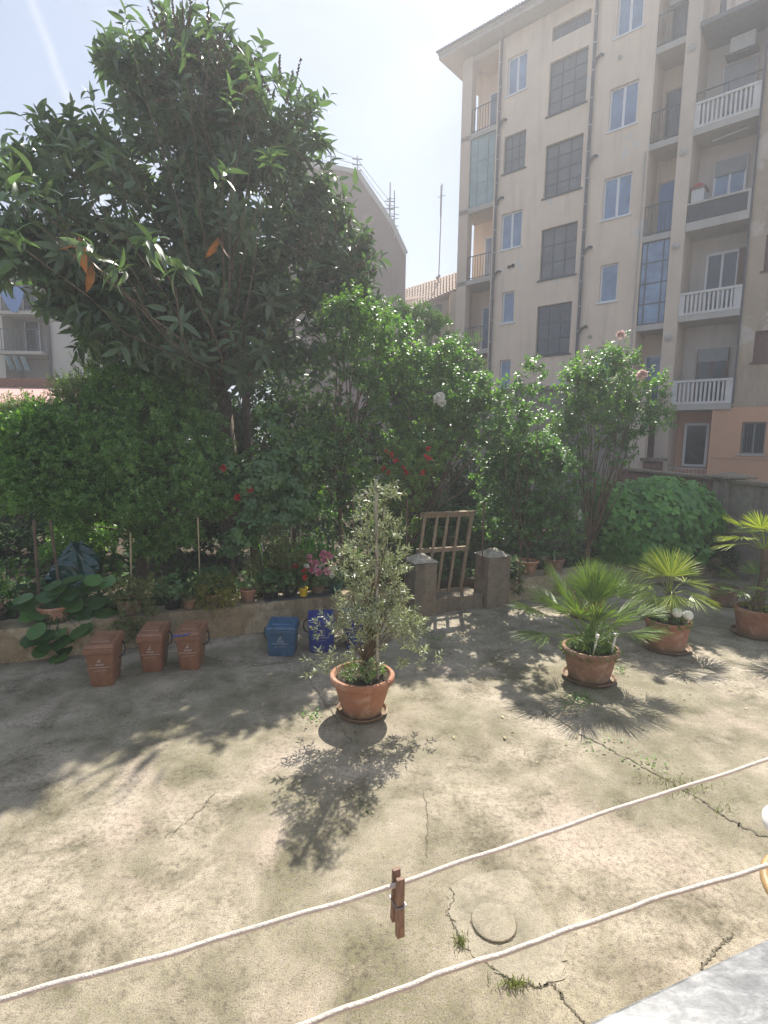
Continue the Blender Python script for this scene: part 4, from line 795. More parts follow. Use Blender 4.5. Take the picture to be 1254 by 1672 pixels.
# bergenia with big round leaves
o = wpot(-4.55, .22, ZW, .2, .15, .2, 'terra3', 'plant with big round leathery leaves tumbling over the planter wall above the first bin')
P_ = []; F_ = []; N_ = []; S_ = []
hp = [(40, 990), (70, 1005), (95, 960), (120, 985), (105, 1020), (140, 960), (160, 985), (175, 950), (60, 1030), (80, 1055), (100, 1050), (130, 1030), (150, 1005), (75, 975), (120, 945), (50, 1045), (95, 1075), (65, 1065), (140, 1000), (110, 1000), (170, 1000), (88, 1030), (45, 1008), (152, 945), (115, 970), (130, 1015), (105, 1060), (85, 990)]
hp = hp+[(x_+random.uniform(-22, 22), y_+random.uniform(-16, 16)) for x_, y_ in hp if y_ < 1050]
for (px, py) in hp:
    Yb = 6.75+.25*(px-100)/80 - (.22 if py > 1020 else 0)+random.uniform(-.08, .05); P_.append(at_l(o, px, py, Yb)); a_ = random.uniform(-1, 1); F_.append((a_, -.8, random.uniform(-.6, -.1))); N_.append((random.uniform(-.3, .3), -.7, .9)); S_.append(random.uniform(.19, .27))
P_ = np.array(P_); leafmesh('round_leaves', tround(12, .06), P_-np.array(F_)*.1, np.array(F_), np.array(N_), np.array(S_), LM['big'], o, smooth=True)
limbs((0, 0, .15), (0, 0, .2), [tuple(p) for p in P_[::1]], 0, .012, LM['big'], o, name='stem')
# variegated shrub falling down the wall
o = wpot(-3.66, .2, ZW, .17, .13, .2, 'terra2', 'rounded variegated shrub hanging down the wall behind the brown bins')
bush(o, [(*at_l(o, 212, 965, 7.05), .24, .2, .18), (*at_l(o, 225, 1000, 6.9), .22, .2, .2), (*at_l(o, 205, 1030, 6.8), .15, .14, .14), (*at_l(o, 245, 960, 7.05), .16, .14, .14)], 460, .07, 9, .032, tleaf(.3), 'ivy', stem=((0, 0, .15), (0, 0, .22), 10, .01, .006))
def geranium(u, v, pmat, label, n=60, h=.24, r=.17, fl=None, rt=.12, size=.075, z=ZW, ph=.17, nf=5):
    o = wpot(u, v, z, rt, rt*.78, ph, pmat, label); k = n; P_, D_ = blobpts([(0, 0, ph+h*.5, r, r, h*.6)], k, .5)
    a = rosette(P_, D_+np.array([0, 0, .7]), 3, (60, 100), size); leafmesh('round_leaves', tround(8, .12), *a, LM['ger'], o)
    limbs((0, 0, ph-.03), (0, 0, ph), [tuple(p) for p in P_[:16]], 0, .006, LM['herb'], o, name='stem')
    if fl:
        Q = np.array([(random.uniform(-r, r), random.uniform(-r, 0), ph+h*random.uniform(.8, 1.3)) for _ in range(nf)]); flowers(o, Q, fl, .035)
    return o
def flowers(root, Q, mat, r, n=22, name='blossom'):
    for q_ in Q:
        D_ = unit(rng.normal(size=(n, 3))+np.array([0, -.3, .5])); leafmesh(name, tround(6, .15), q_+D_*r*.25, D_, unit(rng.normal(size=(n, 3))), np.full(n, r*.9), LM[mat], root)
geranium(-3.12, .2, 'black', 'leafy geranium in a black pot between the variegated shrub and the yellowing plant', n=80, r=.2, h=.26)
o = wpot(-2.9, .12, ZW, .09, .07, .13, 'terra3', 'small pale pot of spiky leaves left of the yellowing trailing plant'); bush(o, [(0, 0, .16, .1, .1, .06)], 50, .07, 7, .035, tleaf(.15), 'ivy', tw=False)
o = wpot(-2.55, .2, ZW, .16, .13, .17, 'terra2', 'yellow green trailing plant spilling over the wall left of the small clay pot')
bush(o, [(0, 0, .28, .24, .2, .14), (.05, -.16, .12, .2, .1, .12), (-.1, -.18, .02, .2, .06, .12), (.22, -.1, .1, .1, .1, .12)], 340, .08, 9, .035, tleaf(.22), 'succ', stem=((0, 0, .12), (0, 0, .2), 8, .01, .005))
bush(o, [(0, 0, .36, .22, .2, .12)], 160, .08, 9, .04, tleaf(.25), 'ger', tw=False)
o = wpot(-2.08, .18, ZW, .125, .085, .19, 'terra3', 'small clean terracotta pot with saucer and a tiny sprout on the wall', saucer=True); bush(o, [(0, 0, .22, .06, .06, .03)], 26, .08, 7, .03, tleaf(.15), 'privet', tw=False)
o = wpot(-1.78, .42, ZW-.07, .14, .12, .18, 'black', 'tall speckled yellow green shrub behind the geraniums')
bush(o, [(*at_l(o, 450, 880, 7.9), .16, .14, .2), (*at_l(o, 440, 915, 7.85), .26, .18, .16), (*at_l(o, 468, 905, 7.85), .22, .18, .2), (*at_l(o, 415, 925, 7.8), .14, .12, .1), (*at_l(o, 500, 915, 7.9), .16, .14, .12), (*at_l(o, 428, 950, 7.75), .12, .1, .2)], 620, .07, 9, .03, tleaf(.35), 'ivy', stem=((0, 0, .1), (0, 0, .3), 18, .014, .008))
geranium(-1.75, .16, 'black', 'dark pot of geranium leaves just right of the clay pot with a saucer', n=70, r=.18, h=.28, ph=.16)
geranium(-1.45, .18, 'black', 'geranium with one coral red flower between the dark pot and the yellow pot', n=70, r=.17, h=.3, fl='redf', nf=2)
MB().box(-1.85, -.75, .03, .27, 0, .022).build('tray', M['steel'], None, label='long grey tray under the geranium pots on the planter wall', cat='tray').matrix_world = Matrix.Translation((WO[0], WO[1], ZW-.004))@Matrix.Rotation(WANG, 4, 'Z')
ZT = ZW+.02
geranium(-1.27, .1, 'yellow', 'bright yellow pot with a dirty white foot and a small leafy shoot', n=10, r=.06, h=.1, rt=.07, size=.04, z=ZT, ph=.13)
o = geranium(-1.0, .22, 'terra2', 'terracotta pot of bright pink and white flowers left of the olive', n=60, r=.2, h=.22, z=ZT, rt=.11)
Q = np.array([at_l(o, px, py, 7.75+random.uniform(-.1, .1)) for px, py in ((505, 912), (515, 920), (530, 915), (538, 908), (520, 935), (535, 932), (545, 925), (510, 930), (528, 905), (500, 925), (542, 940), (525, 925))]); flowers(o, Q[:9], 'pinkf', .06, 30); flowers(o, Q[9:], 'whitef', .045, 22)
flowers(o, np.array([at_l(o, 497, 932, 7.7), at_l(o, 498, 943, 7.7)]), 'redf', .04)
geranium(-.72, .2, 'greenpl', 'green plastic pot right beside the pink flowers, behind the olive', n=40, r=.14, h=.16, z=ZT, ph=.16)
geranium(-.1, .25, 'terra', 'terracotta pot on the wall behind the olive foliage', n=70, r=.2, h=.2, rt=.13)
geranium(.28, .3, 'terra2', 'clay pot squeezed between the olive and the left gate pier', n=70, r=.18, h=.26, rt=.12)
# wall right of gate
o = wpot(3.0, .25, .4, .2, .14, .26, 'terra', 'terracotta pot holding the dense white flowering rose right of the gate', name='potted_rose', cat='potted rose')
Yr = 9.35
bl_ = [(*at_l(o, px, py, Y), pxm(rx, Y), pxm(rx, Y)*.9, pxm(ry, Y)) for (px, py, Y, rx, ry) in ((870, 790, Yr, 62, 55), (840, 760, Yr, 38, 40), (900, 770, Yr, 34, 34), (850, 845, Yr, 45, 34), (905, 850, Yr-.1, 36, 32), (880, 735, Yr, 30, 24), (820, 800, Yr, 34, 44), (930, 815, Yr, 14, 16), (800, 850, 9.5, 24, 30))]
P_ = bush(o, clumps(bl_, 5, (.3, .5), .85), 1150, .16, 12, .066, tleaf(.32), 'rose', stem=((0, 0, .2), (0, 0, .5), 26, .016, .009), up=1.2, shell=.3)
flowers(o, np.array([at_l(o, 940, 836, 9.1), at_l(o, 943, 842, 9.1)]), 'whitef', .085, 40); flowers(o, np.array([at_l(o, 888, 885-20, 9.1), at_l(o, 930, 770, 9.2)]), 'rosef', .03, 14)
o = wpot(3.65, .3, .4, .2, .15, .25, 'terra2', 'squat terracotta pot with arching strap leaves beside the potted rose')
P_ = np.tile([[0, 0, .24]], (26, 1)); a_ = rng.random(26)*6.28; Fd = np.stack([np.cos(a_), np.sin(a_), .9+0*a_], 1); leafmesh('strap_leaves', tlong(.05, 6, .7, .02), P_, Fd, np.tile([[0, 0, 1.]], (26, 1))+Fd*.1, rng.uniform(.3, .5, 26), LM['ger'], o)
o = wpot(2.55, .15, .4, .13, .1, .16, 'black', 'small ferny plant hugging the right gate pier'); bush(o, [(.0, 0, .14, .2, .16, .24), (.1, -.12, -.1, .14, .08, .15)], 200, .08, 9, .035, tleaf(.25), 'ger')
o = wpot(3.3, .05, .4, .06, .045, .08, 'terra', 'tiny terracotta pot between the two bigger pots right of the gate'); bush(o, [(0, 0, .1, .05, .05, .03)], 20, .04, 6, .02, tleaf(.3), 'herb', tw=False)
# small conifer + ivy
o = wpot(5.45, .35, .38, .16, .12, .16, 'terra2', 'small fluffy bright green conifer in front of the dark leafy hedge', name='dwarf_conifer', cat='dwarf conifer')
bush(o, [(*at_l(o, px, py, 10.4), pxm(r_, 10.4), pxm(r_, 10.4), pxm(r_*.9, 10.4)) for px, py, r_ in ((1022, 905, 26), (1030, 893, 16), (1008, 900, 16), (1045, 915, 14), (1020, 922, 24))], 520, .07, 12, .028, tleaf(.12), 'bright', tw=False)
o = wpot(7.0, .3, .38, .085, .06, .15, 'whitep', 'small white pot on the wall in front of the leafy hedge'); bush(o, [(0, 0, .15, .05, .05, .03)], 20, .05, 6, .03, tleaf(.3), 'ger', tw=False)
o = wpot(7.25, .35, .38, .12, .1, .2, 'terra2', 'square looking clay pot right of the small white pot on the wall'); bush(o, [(0.1, 0, .25, .2, .1, .15)], 60, .08, 6, .05, tleaf(.3), 'hedge', tw=False)
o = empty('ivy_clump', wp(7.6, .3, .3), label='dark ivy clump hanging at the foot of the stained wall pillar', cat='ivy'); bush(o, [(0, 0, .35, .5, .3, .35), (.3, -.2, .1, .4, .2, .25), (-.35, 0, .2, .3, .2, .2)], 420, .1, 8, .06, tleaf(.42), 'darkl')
# ------------------------------------------------------------------ SHRUBS AND TREES OF THE GARDEN
def bl_px(o, L_, dy=.9): return [(*at_l(o, px, py, Y), pxm(rx, Y), pxm(rx, Y)*dy, pxm(ry, Y)) for (px, py, Y, rx, ry) in L_]
# leafy hedge
o = empty('leafy_hedge', wp(5.6, 1.3, .36), label='dense hedge of broad dark green leaves beside the stained wall pillar', cat='hedge')
P_, D_ = blobpts(bl_px(o, [(1060, 845, 11.3, 80, 58), (1005, 850, 11, 50, 50), (1120, 850, 11.7, 55, 52), (1075, 815, 11.5, 66, 36), (990, 820, 11.2, 38, 34), (1140, 880, 11.7, 34, 34), (1040, 895, 11, 60, 26), (1100, 895, 11.2, 50, 30), (1125, 815, 11.9, 34, 26)]), 1900, .9)
a = rosette(P_, D_*.8+np.array([0, -.35, .35]), 4, (55, 100), .155, .3); leafmesh('foliage', tleaf(.36, .1, .12), *a, LM['hedge'], o); limbs((0, 0, 0), (0, 0, .4), [tuple(p) for p in P_[:26]], .05, .02, M['bark'], o, name='stem')
# rose tree
o = empty('rose_tree', tuple(at(962, 860, 10.6)*np.array([1, 1, 0])+np.array([0, 0, .36])), label='tall open rose tree with pale pink blooms and many bare lower stems', cat='rose tree')
blr = bl_px(o, [(960, 670, 10.6, 45, 45), (1000, 640, 10.6, 55, 50), (1045, 655, 10.7, 46, 40), (930, 640, 10.5, 26, 40), (975, 600, 10.6, 42, 30), (1010, 595, 10.6, 30, 24), (960, 700, 10.5, 45, 26), (1020, 690, 10.6, 50, 26), (1075, 680, 10.6, 24, 26), (1095, 685, 10.5, 12, 8), (925, 690, 10.4, 24, 24), (1060, 630, 10.7, 20, 18), (1012, 575, 10.6, 8, 16), (935, 745, 10.5, 26, 30), (1005, 735, 10.6, 34, 22), (965, 780, 10.4, 24, 26)])
blr = clumps(blr, 4, (.25, .45), .9); P_, D_ = blobpts(blr, 560, .2); a = twigs(P_, D_*.7+np.array([0, 0, .5])+rng.normal(size=P_.shape)*.35, .2, 11, .082, up=1.2); leafmesh('foliage', tleaf(.33), *a[:4], LM['rose'], o); sticks('twig', a[4], a[5], .004, M['barkr'], o)
P2, D2 = blobpts(blr, 190, .9); a = twigs(P2, D2*.7+np.array([0, 0, .5]), .22, 10, .08, up=1.2); leafmesh('young_leaves', tleaf(.33), *a[:4], LM['rosel'], o)
limbs((0, 0, 0), (0, 0, .35), [tuple(P_[i]) for i in rng.choice(len(P_), 30, False)], .06, .018, M['barkr'], o, name='stem', sag=-.02)
t0 = at_l(o, 1005, 600, 10.6); 
for q_, c_, rr in (((1014, 548), 'rosef', .085), ((1048, 613), 'rosef', .095)): flowers(o, np.array([at_l(o, *q_, 10.0)]), c_, rr, 44)
limbs(t0, t0, [tuple(at_l(o, 1014, 548, 10.4)), tuple(at_l(o, 977, 545, 10.5)), tuple(at_l(o, 1048, 613, 10.4))], 0, .008, M['barkr'], o, name='shoot', sag=0)
# white climbing rose, middle
o = empty('white_rose_bush', tuple(wp(.9, 1.0, .36)), label='tall white rose bush with one big white bloom above the pallet gate', cat='rose bush')
blr = bl_px(o, dy=.5, L_=[(700, 690, 9.6, 70, 60), (740, 650, 9.7, 60, 50), (690, 620, 9.9, 60, 40), (780, 690, 9.6, 46, 50), (650, 650, 9.6, 40, 50), (800, 740, 9.5, 26, 40), (740, 590, 9.8, 34, 30), (660, 600, 10, 40, 34), (640, 550, 10, 34, 34), (800, 640, 9.4, 26, 30), (815, 720, 9.4, 30, 40), (670, 750, 9.6, 40, 30)])
blr = clumps(blr, 5, (.25, .45), .95)
P_ = bush(o, blr, 760, .2, 11, .085, tleaf(.33), 'rose', stem=((0, 0, 0), (0, 0, .5), 34, .04, .018), up=1.3, shell=.3)
P2, D2 = blobpts(blr, 220, .9); a = twigs(P2, D2*.7+np.array([0, 0, .5]), .2, 10, .08, up=1.2); leafmesh('young_leaves', tleaf(.33), *a[:4], LM['rosel'], o)
flowers(o, np.array([at_l(o, 714, 652, 9.0), at_l(o, 721, 657, 8.97), at_l(o, 719, 648, 9.05)]), 'whitef', .075, 40)
# tall shoot rose between
o = empty('rose_bush', tuple(at(850, 900, 9.0)*np.array([1, 1, 0])+np.array([0, 0, .4])), label='thin leggy rose with a single cream bud at its tip before the grey wall', cat='rose bush')
blr = bl_px(o, [(868, 620, 8.8, 16, 22), (858, 655, 8.9, 22, 18), (862, 700, 9, 26, 22), (835, 690, 9, 24, 24), (850, 735, 9.1, 30, 20), (872, 600, 8.8, 8, 12)])
bush(o, blr, 150, .16, 10, .075, tleaf(.33), 'rose', stem=((0, 0, 0), (0, 0, .6), 14, .014, .01), up=1.3); flowers(o, np.array([at_l(o, 868, 591, 8.8)]), 'whitef', .045, 20)
# climbing rose, centre left, tall
o = empty('climbing_rose', tuple(at(560, 900, 8.9)*np.array([1, 1, 0])+np.array([0, 0, .36])), label='tall climbing shrub rising in leafy shoots behind the olive', cat='climbing shrub')
blr = bl_px(o, dy=.5, L_=[(560, 530, 9.0, 34, 40), (590, 580, 9.0, 44, 44), (540, 600, 9.0, 22, 30), (600, 650, 9.0, 40, 50), (560, 690, 8.9, 34, 36), (545, 760, 8.8, 50, 46), (545, 830, 8.8, 42, 34), (600, 800, 8.8, 34, 34), (590, 730, 8.9, 34, 40), (610, 540, 9.2, 40, 40), (580, 490, 9.1, 24, 24), (520, 720, 8.9, 26, 30), (640, 560, 9.3, 34, 34)])
blr = clumps(blr, 4, (.25, .45), .95)
bush(o, blr, 430, .2, 11, .082, tleaf(.32), 'rose', stem=((0, 0, 0), (-.05, 0, 1.3), 26, .045, .02), up=1.3)
P2, D2 = blobpts(blr, 170, .9); a = twigs(P2, D2*.7+np.array([0, 0, .5]), .22, 10, .082, up=1.2); leafmesh('young_leaves', tleaf(.33), *a[:4], LM['rosel'], o)
# red flowered fuchsia
o = empty('red_flowered_shrub', tuple(wp(.25, .9, .36)), label='shrub dotted with small red flowers right behind the top of the olive', cat='flowering shrub')
blr = bl_px(o, [(650, 760, 9.0, 44, 34), (690, 745, 9.1, 40, 26), (620, 790, 8.9, 30, 26), (660, 800, 9.0, 40, 24), (640, 845, 9.0, 40, 28)])
bush(o, blr, 420, .16, 10, .06, tleaf(.32), 'rosel', stem=((0, 0, 0), (0, 0, .5), 16, .03, .012), up=1.2)
flowers(o, np.array([at_l(o, px, py, 8.6) for px, py in ((632, 738), (640, 742), (646, 752), (700, 733), (696, 746), (702, 750), (634, 772), (660, 765), (663, 772), (690, 772), (625, 765))]), 'redf', .045, 16)
# broad leaved shrub with red blooms
o = empty('camellia_bush', tuple(wp(-2.2, .9, .36)), label='broad leaved shrub with a few round red blooms above the small clay pots', cat='flowering shrub')
blr = bl_px(o, [(430, 760, 8.5, 60, 44), (390, 800, 8.4, 46, 44), (450, 700, 8.6, 26, 30), (470, 790, 8.4, 40, 44), (410, 850, 8.2, 40, 36), (500, 740, 8.6, 36, 34), (435, 680, 8.6, 22, 20), (460, 840, 8.2, 34, 30), (350, 790, 8.4, 26, 30), (372, 890, 8.1, 20, 20), (490, 830, 8.2, 24, 18)])
blr = clumps(blr, 5, (.3, .5), .85); P_, D_ = blobpts(blr, 1150, .5); a = rosette(P_, D_*.8+np.array([0, -.1, .5]), 5, (50, 100), .095, .3); leafmesh('foliage', tleaf(.33), *a, LM['rose'], o); limbs((0, 0, 0), (0, 0, .6), [tuple(P_[i]) for i in rng.choice(len(P_), 26, False)], .035, .014, M['bark'], o, name='stem')
P2, D2 = blobpts(blr, 170, .9); a = rosette(P2, D2+np.array([0, 0, .6]), 5, (45, 90), .09); leafmesh('young_leaves', tleaf(.34), *a, LM['rosel'], o)
flowers(o, np.array([at_l(o, px, py, 8.0) for px, py in ((365, 764), (408, 800), (388, 812))]), 'redf', .05, 24)
# privet mass, left
o = empty('evergreen_bush', tuple(at(230, 900, 8.6)*np.array([1, 1, 0])+np.array([0, 0, .36])), label='huge fine leaved evergreen bush filling the left side above the bins', cat='evergreen bush')
blr = bl_px(o, [(210, 760, 8.3, 90, 60), (130, 780, 8.2, 70, 60), (300, 760, 8.3, 70, 60), (330, 720, 8.5, 40, 40), (250, 690, 8.6, 70, 50), (100, 710, 8.4, 66, 50), (60, 760, 8.0, 60, 50), (160, 830, 8.0, 60, 34), (270, 830, 8.0, 66, 36), (200, 640, 8.9, 60, 40), (120, 840, 7.9, 36, 26), (330, 800, 8.1, 44, 50), (230, 610, 9.0, 30, 36), (300, 640, 8.8, 36, 34), (265, 600, 9.0, 16, 24), (40, 715, 8.2, 44, 34), (20, 800, 7.8, 50, 46), (300, 870, 8.0, 30, 20), (250, 880, 8.3, 50, 26), (130, 885, 8.6, 60, 24)])
blr = clumps(blr, 8); P_, D_ = blobpts(blr, 6800, .6); a = twigs(P_, D_*.7+np.array([0, -.1, .55])+rng.normal(size=P_.shape)*.35, .14, 12, .056, ang=.8, up=.9); leafmesh('foliage', tleaf(.27, .05, .1), *a[:4], LM['privet'], o)
P2, D2 = blobpts(blr, 2600, 1.0); P2 += D2*.05; a = rosette(P2, D2*.6+np.array([0, -.25, .8])+rng.normal(size=P2.shape)*.3, 8, (25, 85), .078, .35, .06); leafmesh('young_leaves', tleaf(.2, .05, .15), *a[:4], LM['bright'], o)  # new growth; its brighter shell colour also stands in for sunlit tips
limbs((0, 0, 0), (0, .1, .8), [tuple(P_[i]) for i in rng.choice(len(P_), 40, False)], .09, .03, M['bark'], o, name='trunk')
o = empty('feathery_bush', tuple(at(150, 900, 9.6)*np.array([1, 1, 0])+np.array([0, 0, .36])), label='feathery grey green bush at far left below the distant balconies', cat='bush')
blr = bl_px(o, [(130, 650, 9.3, 44, 30), (60, 695, 9.2, 60, 30), (170, 610, 9.4, 46, 40), (240, 600, 9.5, 40, 40), (300, 640, 9.4, 44, 44), (-20, 720, 9, 50, 50)])
bush(o, clumps(blr, 7), 2600, .22, 14, .055, tleaf(.15, .02, .1), 'feather', stem=((0, 0, 0), (0, 0, 1), 24, .06, .03), ang=.6, dirup=.7)
# oleander
o = empty('oleander', tuple(at(700, 900, 13)*np.array([1, 1, 0])+np.array([0, 0, .36])), label='large oleander with narrow upright leaves in front of the tiled annex', cat='oleander')
blr = bl_px(o, [(690, 580, 13, 60, 60), (740, 585, 12.8, 40, 50), (630, 545, 13, 44, 44), (690, 530, 13.2, 34, 26), (765, 610, 12.6, 26, 40), (640, 620, 12.6, 60, 50), (720, 640, 12.6, 60, 50), (655, 520, 13.2, 20, 20)])
blr = clumps(blr, 7); P_, D_ = blobpts(blr, 2500, .6); a = rosette(P_, D_*.6+np.array([0, 0, 1]), 9, (15, 60), .155, .25, .08); leafmesh('foliage', tleaf(.09, .02, .1), *a, LM['olean'], o); limbs((0, 0, 0), (0, 0, .8), [tuple(P_[i]) for i in rng.choice(len(P_), 30, False)], .1, .035, M['bark'], o, name='stem', sag=-.02)
# dim understorey hedges that close the garden
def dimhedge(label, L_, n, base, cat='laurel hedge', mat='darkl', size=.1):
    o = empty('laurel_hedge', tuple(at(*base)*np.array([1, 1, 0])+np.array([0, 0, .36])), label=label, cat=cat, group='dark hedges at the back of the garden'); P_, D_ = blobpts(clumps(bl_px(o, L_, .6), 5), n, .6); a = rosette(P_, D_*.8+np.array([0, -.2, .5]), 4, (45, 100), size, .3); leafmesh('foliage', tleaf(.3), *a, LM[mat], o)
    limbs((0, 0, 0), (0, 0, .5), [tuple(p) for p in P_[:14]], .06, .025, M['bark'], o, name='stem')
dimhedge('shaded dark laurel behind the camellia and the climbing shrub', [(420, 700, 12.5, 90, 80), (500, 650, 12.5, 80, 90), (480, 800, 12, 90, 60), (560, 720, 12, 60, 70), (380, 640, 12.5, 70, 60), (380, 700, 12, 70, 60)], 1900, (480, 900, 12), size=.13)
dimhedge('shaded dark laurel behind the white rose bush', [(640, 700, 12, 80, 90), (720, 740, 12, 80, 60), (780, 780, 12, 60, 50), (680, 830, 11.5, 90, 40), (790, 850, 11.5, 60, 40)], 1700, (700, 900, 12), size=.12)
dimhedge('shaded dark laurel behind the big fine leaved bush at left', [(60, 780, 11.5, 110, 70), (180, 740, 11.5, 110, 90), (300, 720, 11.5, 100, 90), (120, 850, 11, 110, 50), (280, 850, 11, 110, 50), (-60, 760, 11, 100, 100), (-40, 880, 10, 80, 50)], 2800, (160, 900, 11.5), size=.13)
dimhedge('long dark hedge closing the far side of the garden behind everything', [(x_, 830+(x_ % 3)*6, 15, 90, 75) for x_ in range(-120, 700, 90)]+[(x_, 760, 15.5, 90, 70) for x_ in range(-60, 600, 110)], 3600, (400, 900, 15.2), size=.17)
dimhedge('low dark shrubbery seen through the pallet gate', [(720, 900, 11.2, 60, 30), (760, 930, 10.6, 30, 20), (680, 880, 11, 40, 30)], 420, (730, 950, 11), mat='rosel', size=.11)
o = empty('iris_clump', tuple(at(500, 880, 9.6)*np.array([1, 1, 0])+np.array([0, 0, .36])), label='sunlit clump of strap leaved irises in the garden behind the pink flowers', cat='irises')
n_ = 90; P_ = rng.normal(size=(n_, 3))*np.array([.3, .15, 0]); Fd = rng.normal(size=(n_, 3))*.3+np.array([0, 0, 1]); leafmesh('strap_leaves', tlong(.04, 4, .25, .01), P_, Fd, rng.normal(size=(n_, 3)), rng.uniform(.4, .75, n_), LM['hedge'], o)
# ------------------------------------------------------------------ LOQUAT TREE
tb = at(372, 860, 10.2); o = empty('loquat_tree', (tb[0], tb[1], .36), label='big loquat tree with long leathery leaves towering over the left of the courtyard', cat='tree')
C_ = [(230, 130, 9.6, 52, 46), (320, 170, 10, 80, 60), (250, 270, 9.6, 100, 80), (300, 575, 8.4, 50, 40), (180, 555, 8.2, 50, 30), (410, 600, 9, 50, 40), (400, 240, 10.4, 84, 90), (480, 230, 10.6, 34, 60), (140, 300, 8.6, 84, 70), (50, 340, 8.0, 60, 60), (60, 420, 8, 70, 50), (400, 370, 10.4, 130, 100), (520, 380, 10.8, 60, 70), (560, 450, 10.9, 50, 50), (280, 430, 9.6, 150, 80), (430, 490, 10.6, 120, 80), (150, 430, 8.4, 90, 70), (320, 540, 10, 90, 60), (540, 330, 10.8, 40, 40), (200, 520, 9, 90, 50), (120, 500, 8.6, 60, 40), (460, 570, 10.8, 90, 50), (340, 110, 10, 50, 40), (560, 520, 11, 50, 40), (-20, 400, 7.8, 60, 60), (260, 560, 9.6, 90, 60), (340, 600, 10.2, 60, 40), (205, 90, 9.2, 30, 34), (90, 260, 8.4, 50, 30), (420, 150, 10, 36, 50), (590, 420, 10.8, 26, 30), (290, 80, 9.6, 30, 40)]
blq = clumps(bl_px(o, C_, .55), 4, (.25, .45), .95); P_, D_ = blobpts(blq, 1150, .3); P4, D4 = blobpts(blq, 1000, .35)
a = rosette(P_, D_*.7+np.array([0, 0, .35])+rng.normal(size=P_.shape)*.3, 8, (45, 115), .26, .5, .10); leafmesh('foliage', tlong(.15, 4, .42, .05), *a, LM['loquat'], o, smooth=True)
a = twigs(P4, D4*.6+np.array([0, -.05, .35])+rng.normal(size=P4.shape)*.35, .42, 8, .215, sv=.4, ang=.8, up=.7); leafmesh('spray_leaves', tlong(.17, 4, .35, .07), *a[:4], LM['loquat'], o, smooth=True); sticks('twig', a[4], a[5], .006, M['bark'], o)
P2, D2 = blobpts(blq, 230, 1.0); P2 += D2*.12; a = rosette(P2, D2*.5+np.array([0, -.1, .8]), 8, (25, 85), .25, .3, .06); leafmesh('young_leaves', tlong(.13, 4, .2, .05), *a, LM['loqnew'], o, smooth=True)
# leading shoots that stand out near the viewer and against the sky
SH = [(245, 395, 5.0), (150, 405, 5.2), (208, 52, 7.4), (255, 60, 7.6), (405, 112, 7.8), (470, 145, 8.0), (355, 300, 7.4), (555, 340, 10.4), (440, 260, 7.8), (565, 490, 10.6), (30, 400, 5.0), (20, 290, 6.0), (95, 250, 7), (160, 190, 7.4), (345, 55, 8), (300, 90, 7.8), (20, 330, 5.2), (300, 440, 5.4), (75, 320, 5.6), (480, 360, 10), (520, 440, 10.3), (180, 270, 7.2), (120, 270, 7), (590, 400, 10.6), (380, 180, 8), (430, 150, 8), (350, 590, 10), (200, 440, 5.0), (495, 250, 10.2)]
Q = np.array([at_l(o, *s) for s in SH]); U = rng.normal(size=Q.shape)*.35+np.array([0, -.35, .6]); U[[0, 1, 17, 27]] = (0, -.6, -.1)
a = twigs(Q-unit(U)*.12, U, .3, 11, .19, sv=.4, ang=.75, up=.6)[:4]; half = rng.random(len(a[0])) < .68
leafmesh('shoot_leaves', tlong(.15, 5, .75, .06), *[x[half] for x in a], LM['loquat'], o, smooth=True); leafmesh('young_leaves', tlong(.14, 5, .6, .06), *[x[~half] for x in a], LM['loqnew'], o, smooth=True)
O2 = np.array([at_l(o, *s) for s in ((357, 385, 6.6), (150, 425, 5.2), (135, 385, 5.3), (128, 380, 5.3))]); a = rosette(O2, np.tile([[0, 0, -1.]], (4, 1)), 2, (5, 60), .28); leafmesh('old_leaves', tlong(.15, 4, .2, .05), *a, LM['loqold'], o, smooth=True)
# dull fruit stalks
P3, D3 = blobpts(bl_px(o, [(300, 110, 9, 60, 50), (370, 150, 9, 40, 50), (460, 180, 9.4, 40, 50), (550, 420, 9.6, 50, 40), (340, 70, 9, 20, 20)]), 110, .8); a = twigs(P3, D3+np.array([0, 0, .9]), .3, 14, .04, ang=.4); leafmesh('fruit_buds', tround(6, .3), *a[:4], LM['fruit'], o); sticks('twig', a[4], a[5], .006, M['bark'], o)
fk = at_l(o, 365, 640, 10.2); tg = [tuple(P_[i]) for i in rng.choice(len(P_), 90, False)]
limbs((0, 0, 0), fk, tg[:20], .15, .05, M['bark'], o, sag=.05, lean=(.1, 0, 0)); limbs((.5, .1, 0), tuple(fk+np.array([.4, 0, .2])), tg[60:70], .08, .035, M['bark'], o, name='trunk', sag=.04)
limbs(fk, fk, [tuple(q) for q in Q], 0, .02, M['bark'], o, name='limb', sag=-.02)
# ------------------------------------------------------------------ stakes, tarp
def stake(px, py0, py1, Y, r, mat, label, dx=0):
    A = at(px, py0, Y); B = at(px+dx, py1, Y); A[2] = max(.3, min(A[2], .5)); MB().tube([A, B], r, 7).build('garden_stake', M[mat], smooth=True, label=label, cat='garden stake', group='stakes standing in the planter wall bed')
stake(213, 945, 870, 7.5, .012, 'cane', 'pale cane stake above the variegated shrub')
stake(326, 930, 845, 7.7, .010, 'cane', 'slender yellow cane behind the yellowing trailing plant', -3)
stake(428, 900, 862, 8.1, .012, 'whitep', 'short white stake above the speckled shrub')
stake(475, 930, 842, 8.2, .009, 'cane', 'thin cane stake left of the pink flowers', 1)
stake(663, 905, 815, 8.5, .014, 'rod', 'rusty rod rising behind the left gate pier', 2)
stake(788, 905, 820, 8.9, .016, 'rod', 'rusty rod rising just right of the pallet gate', 2)
stake(600, 930, 800, 8.4, .012, 'rod', 'thin rusty rod behind the olive crown', 0)
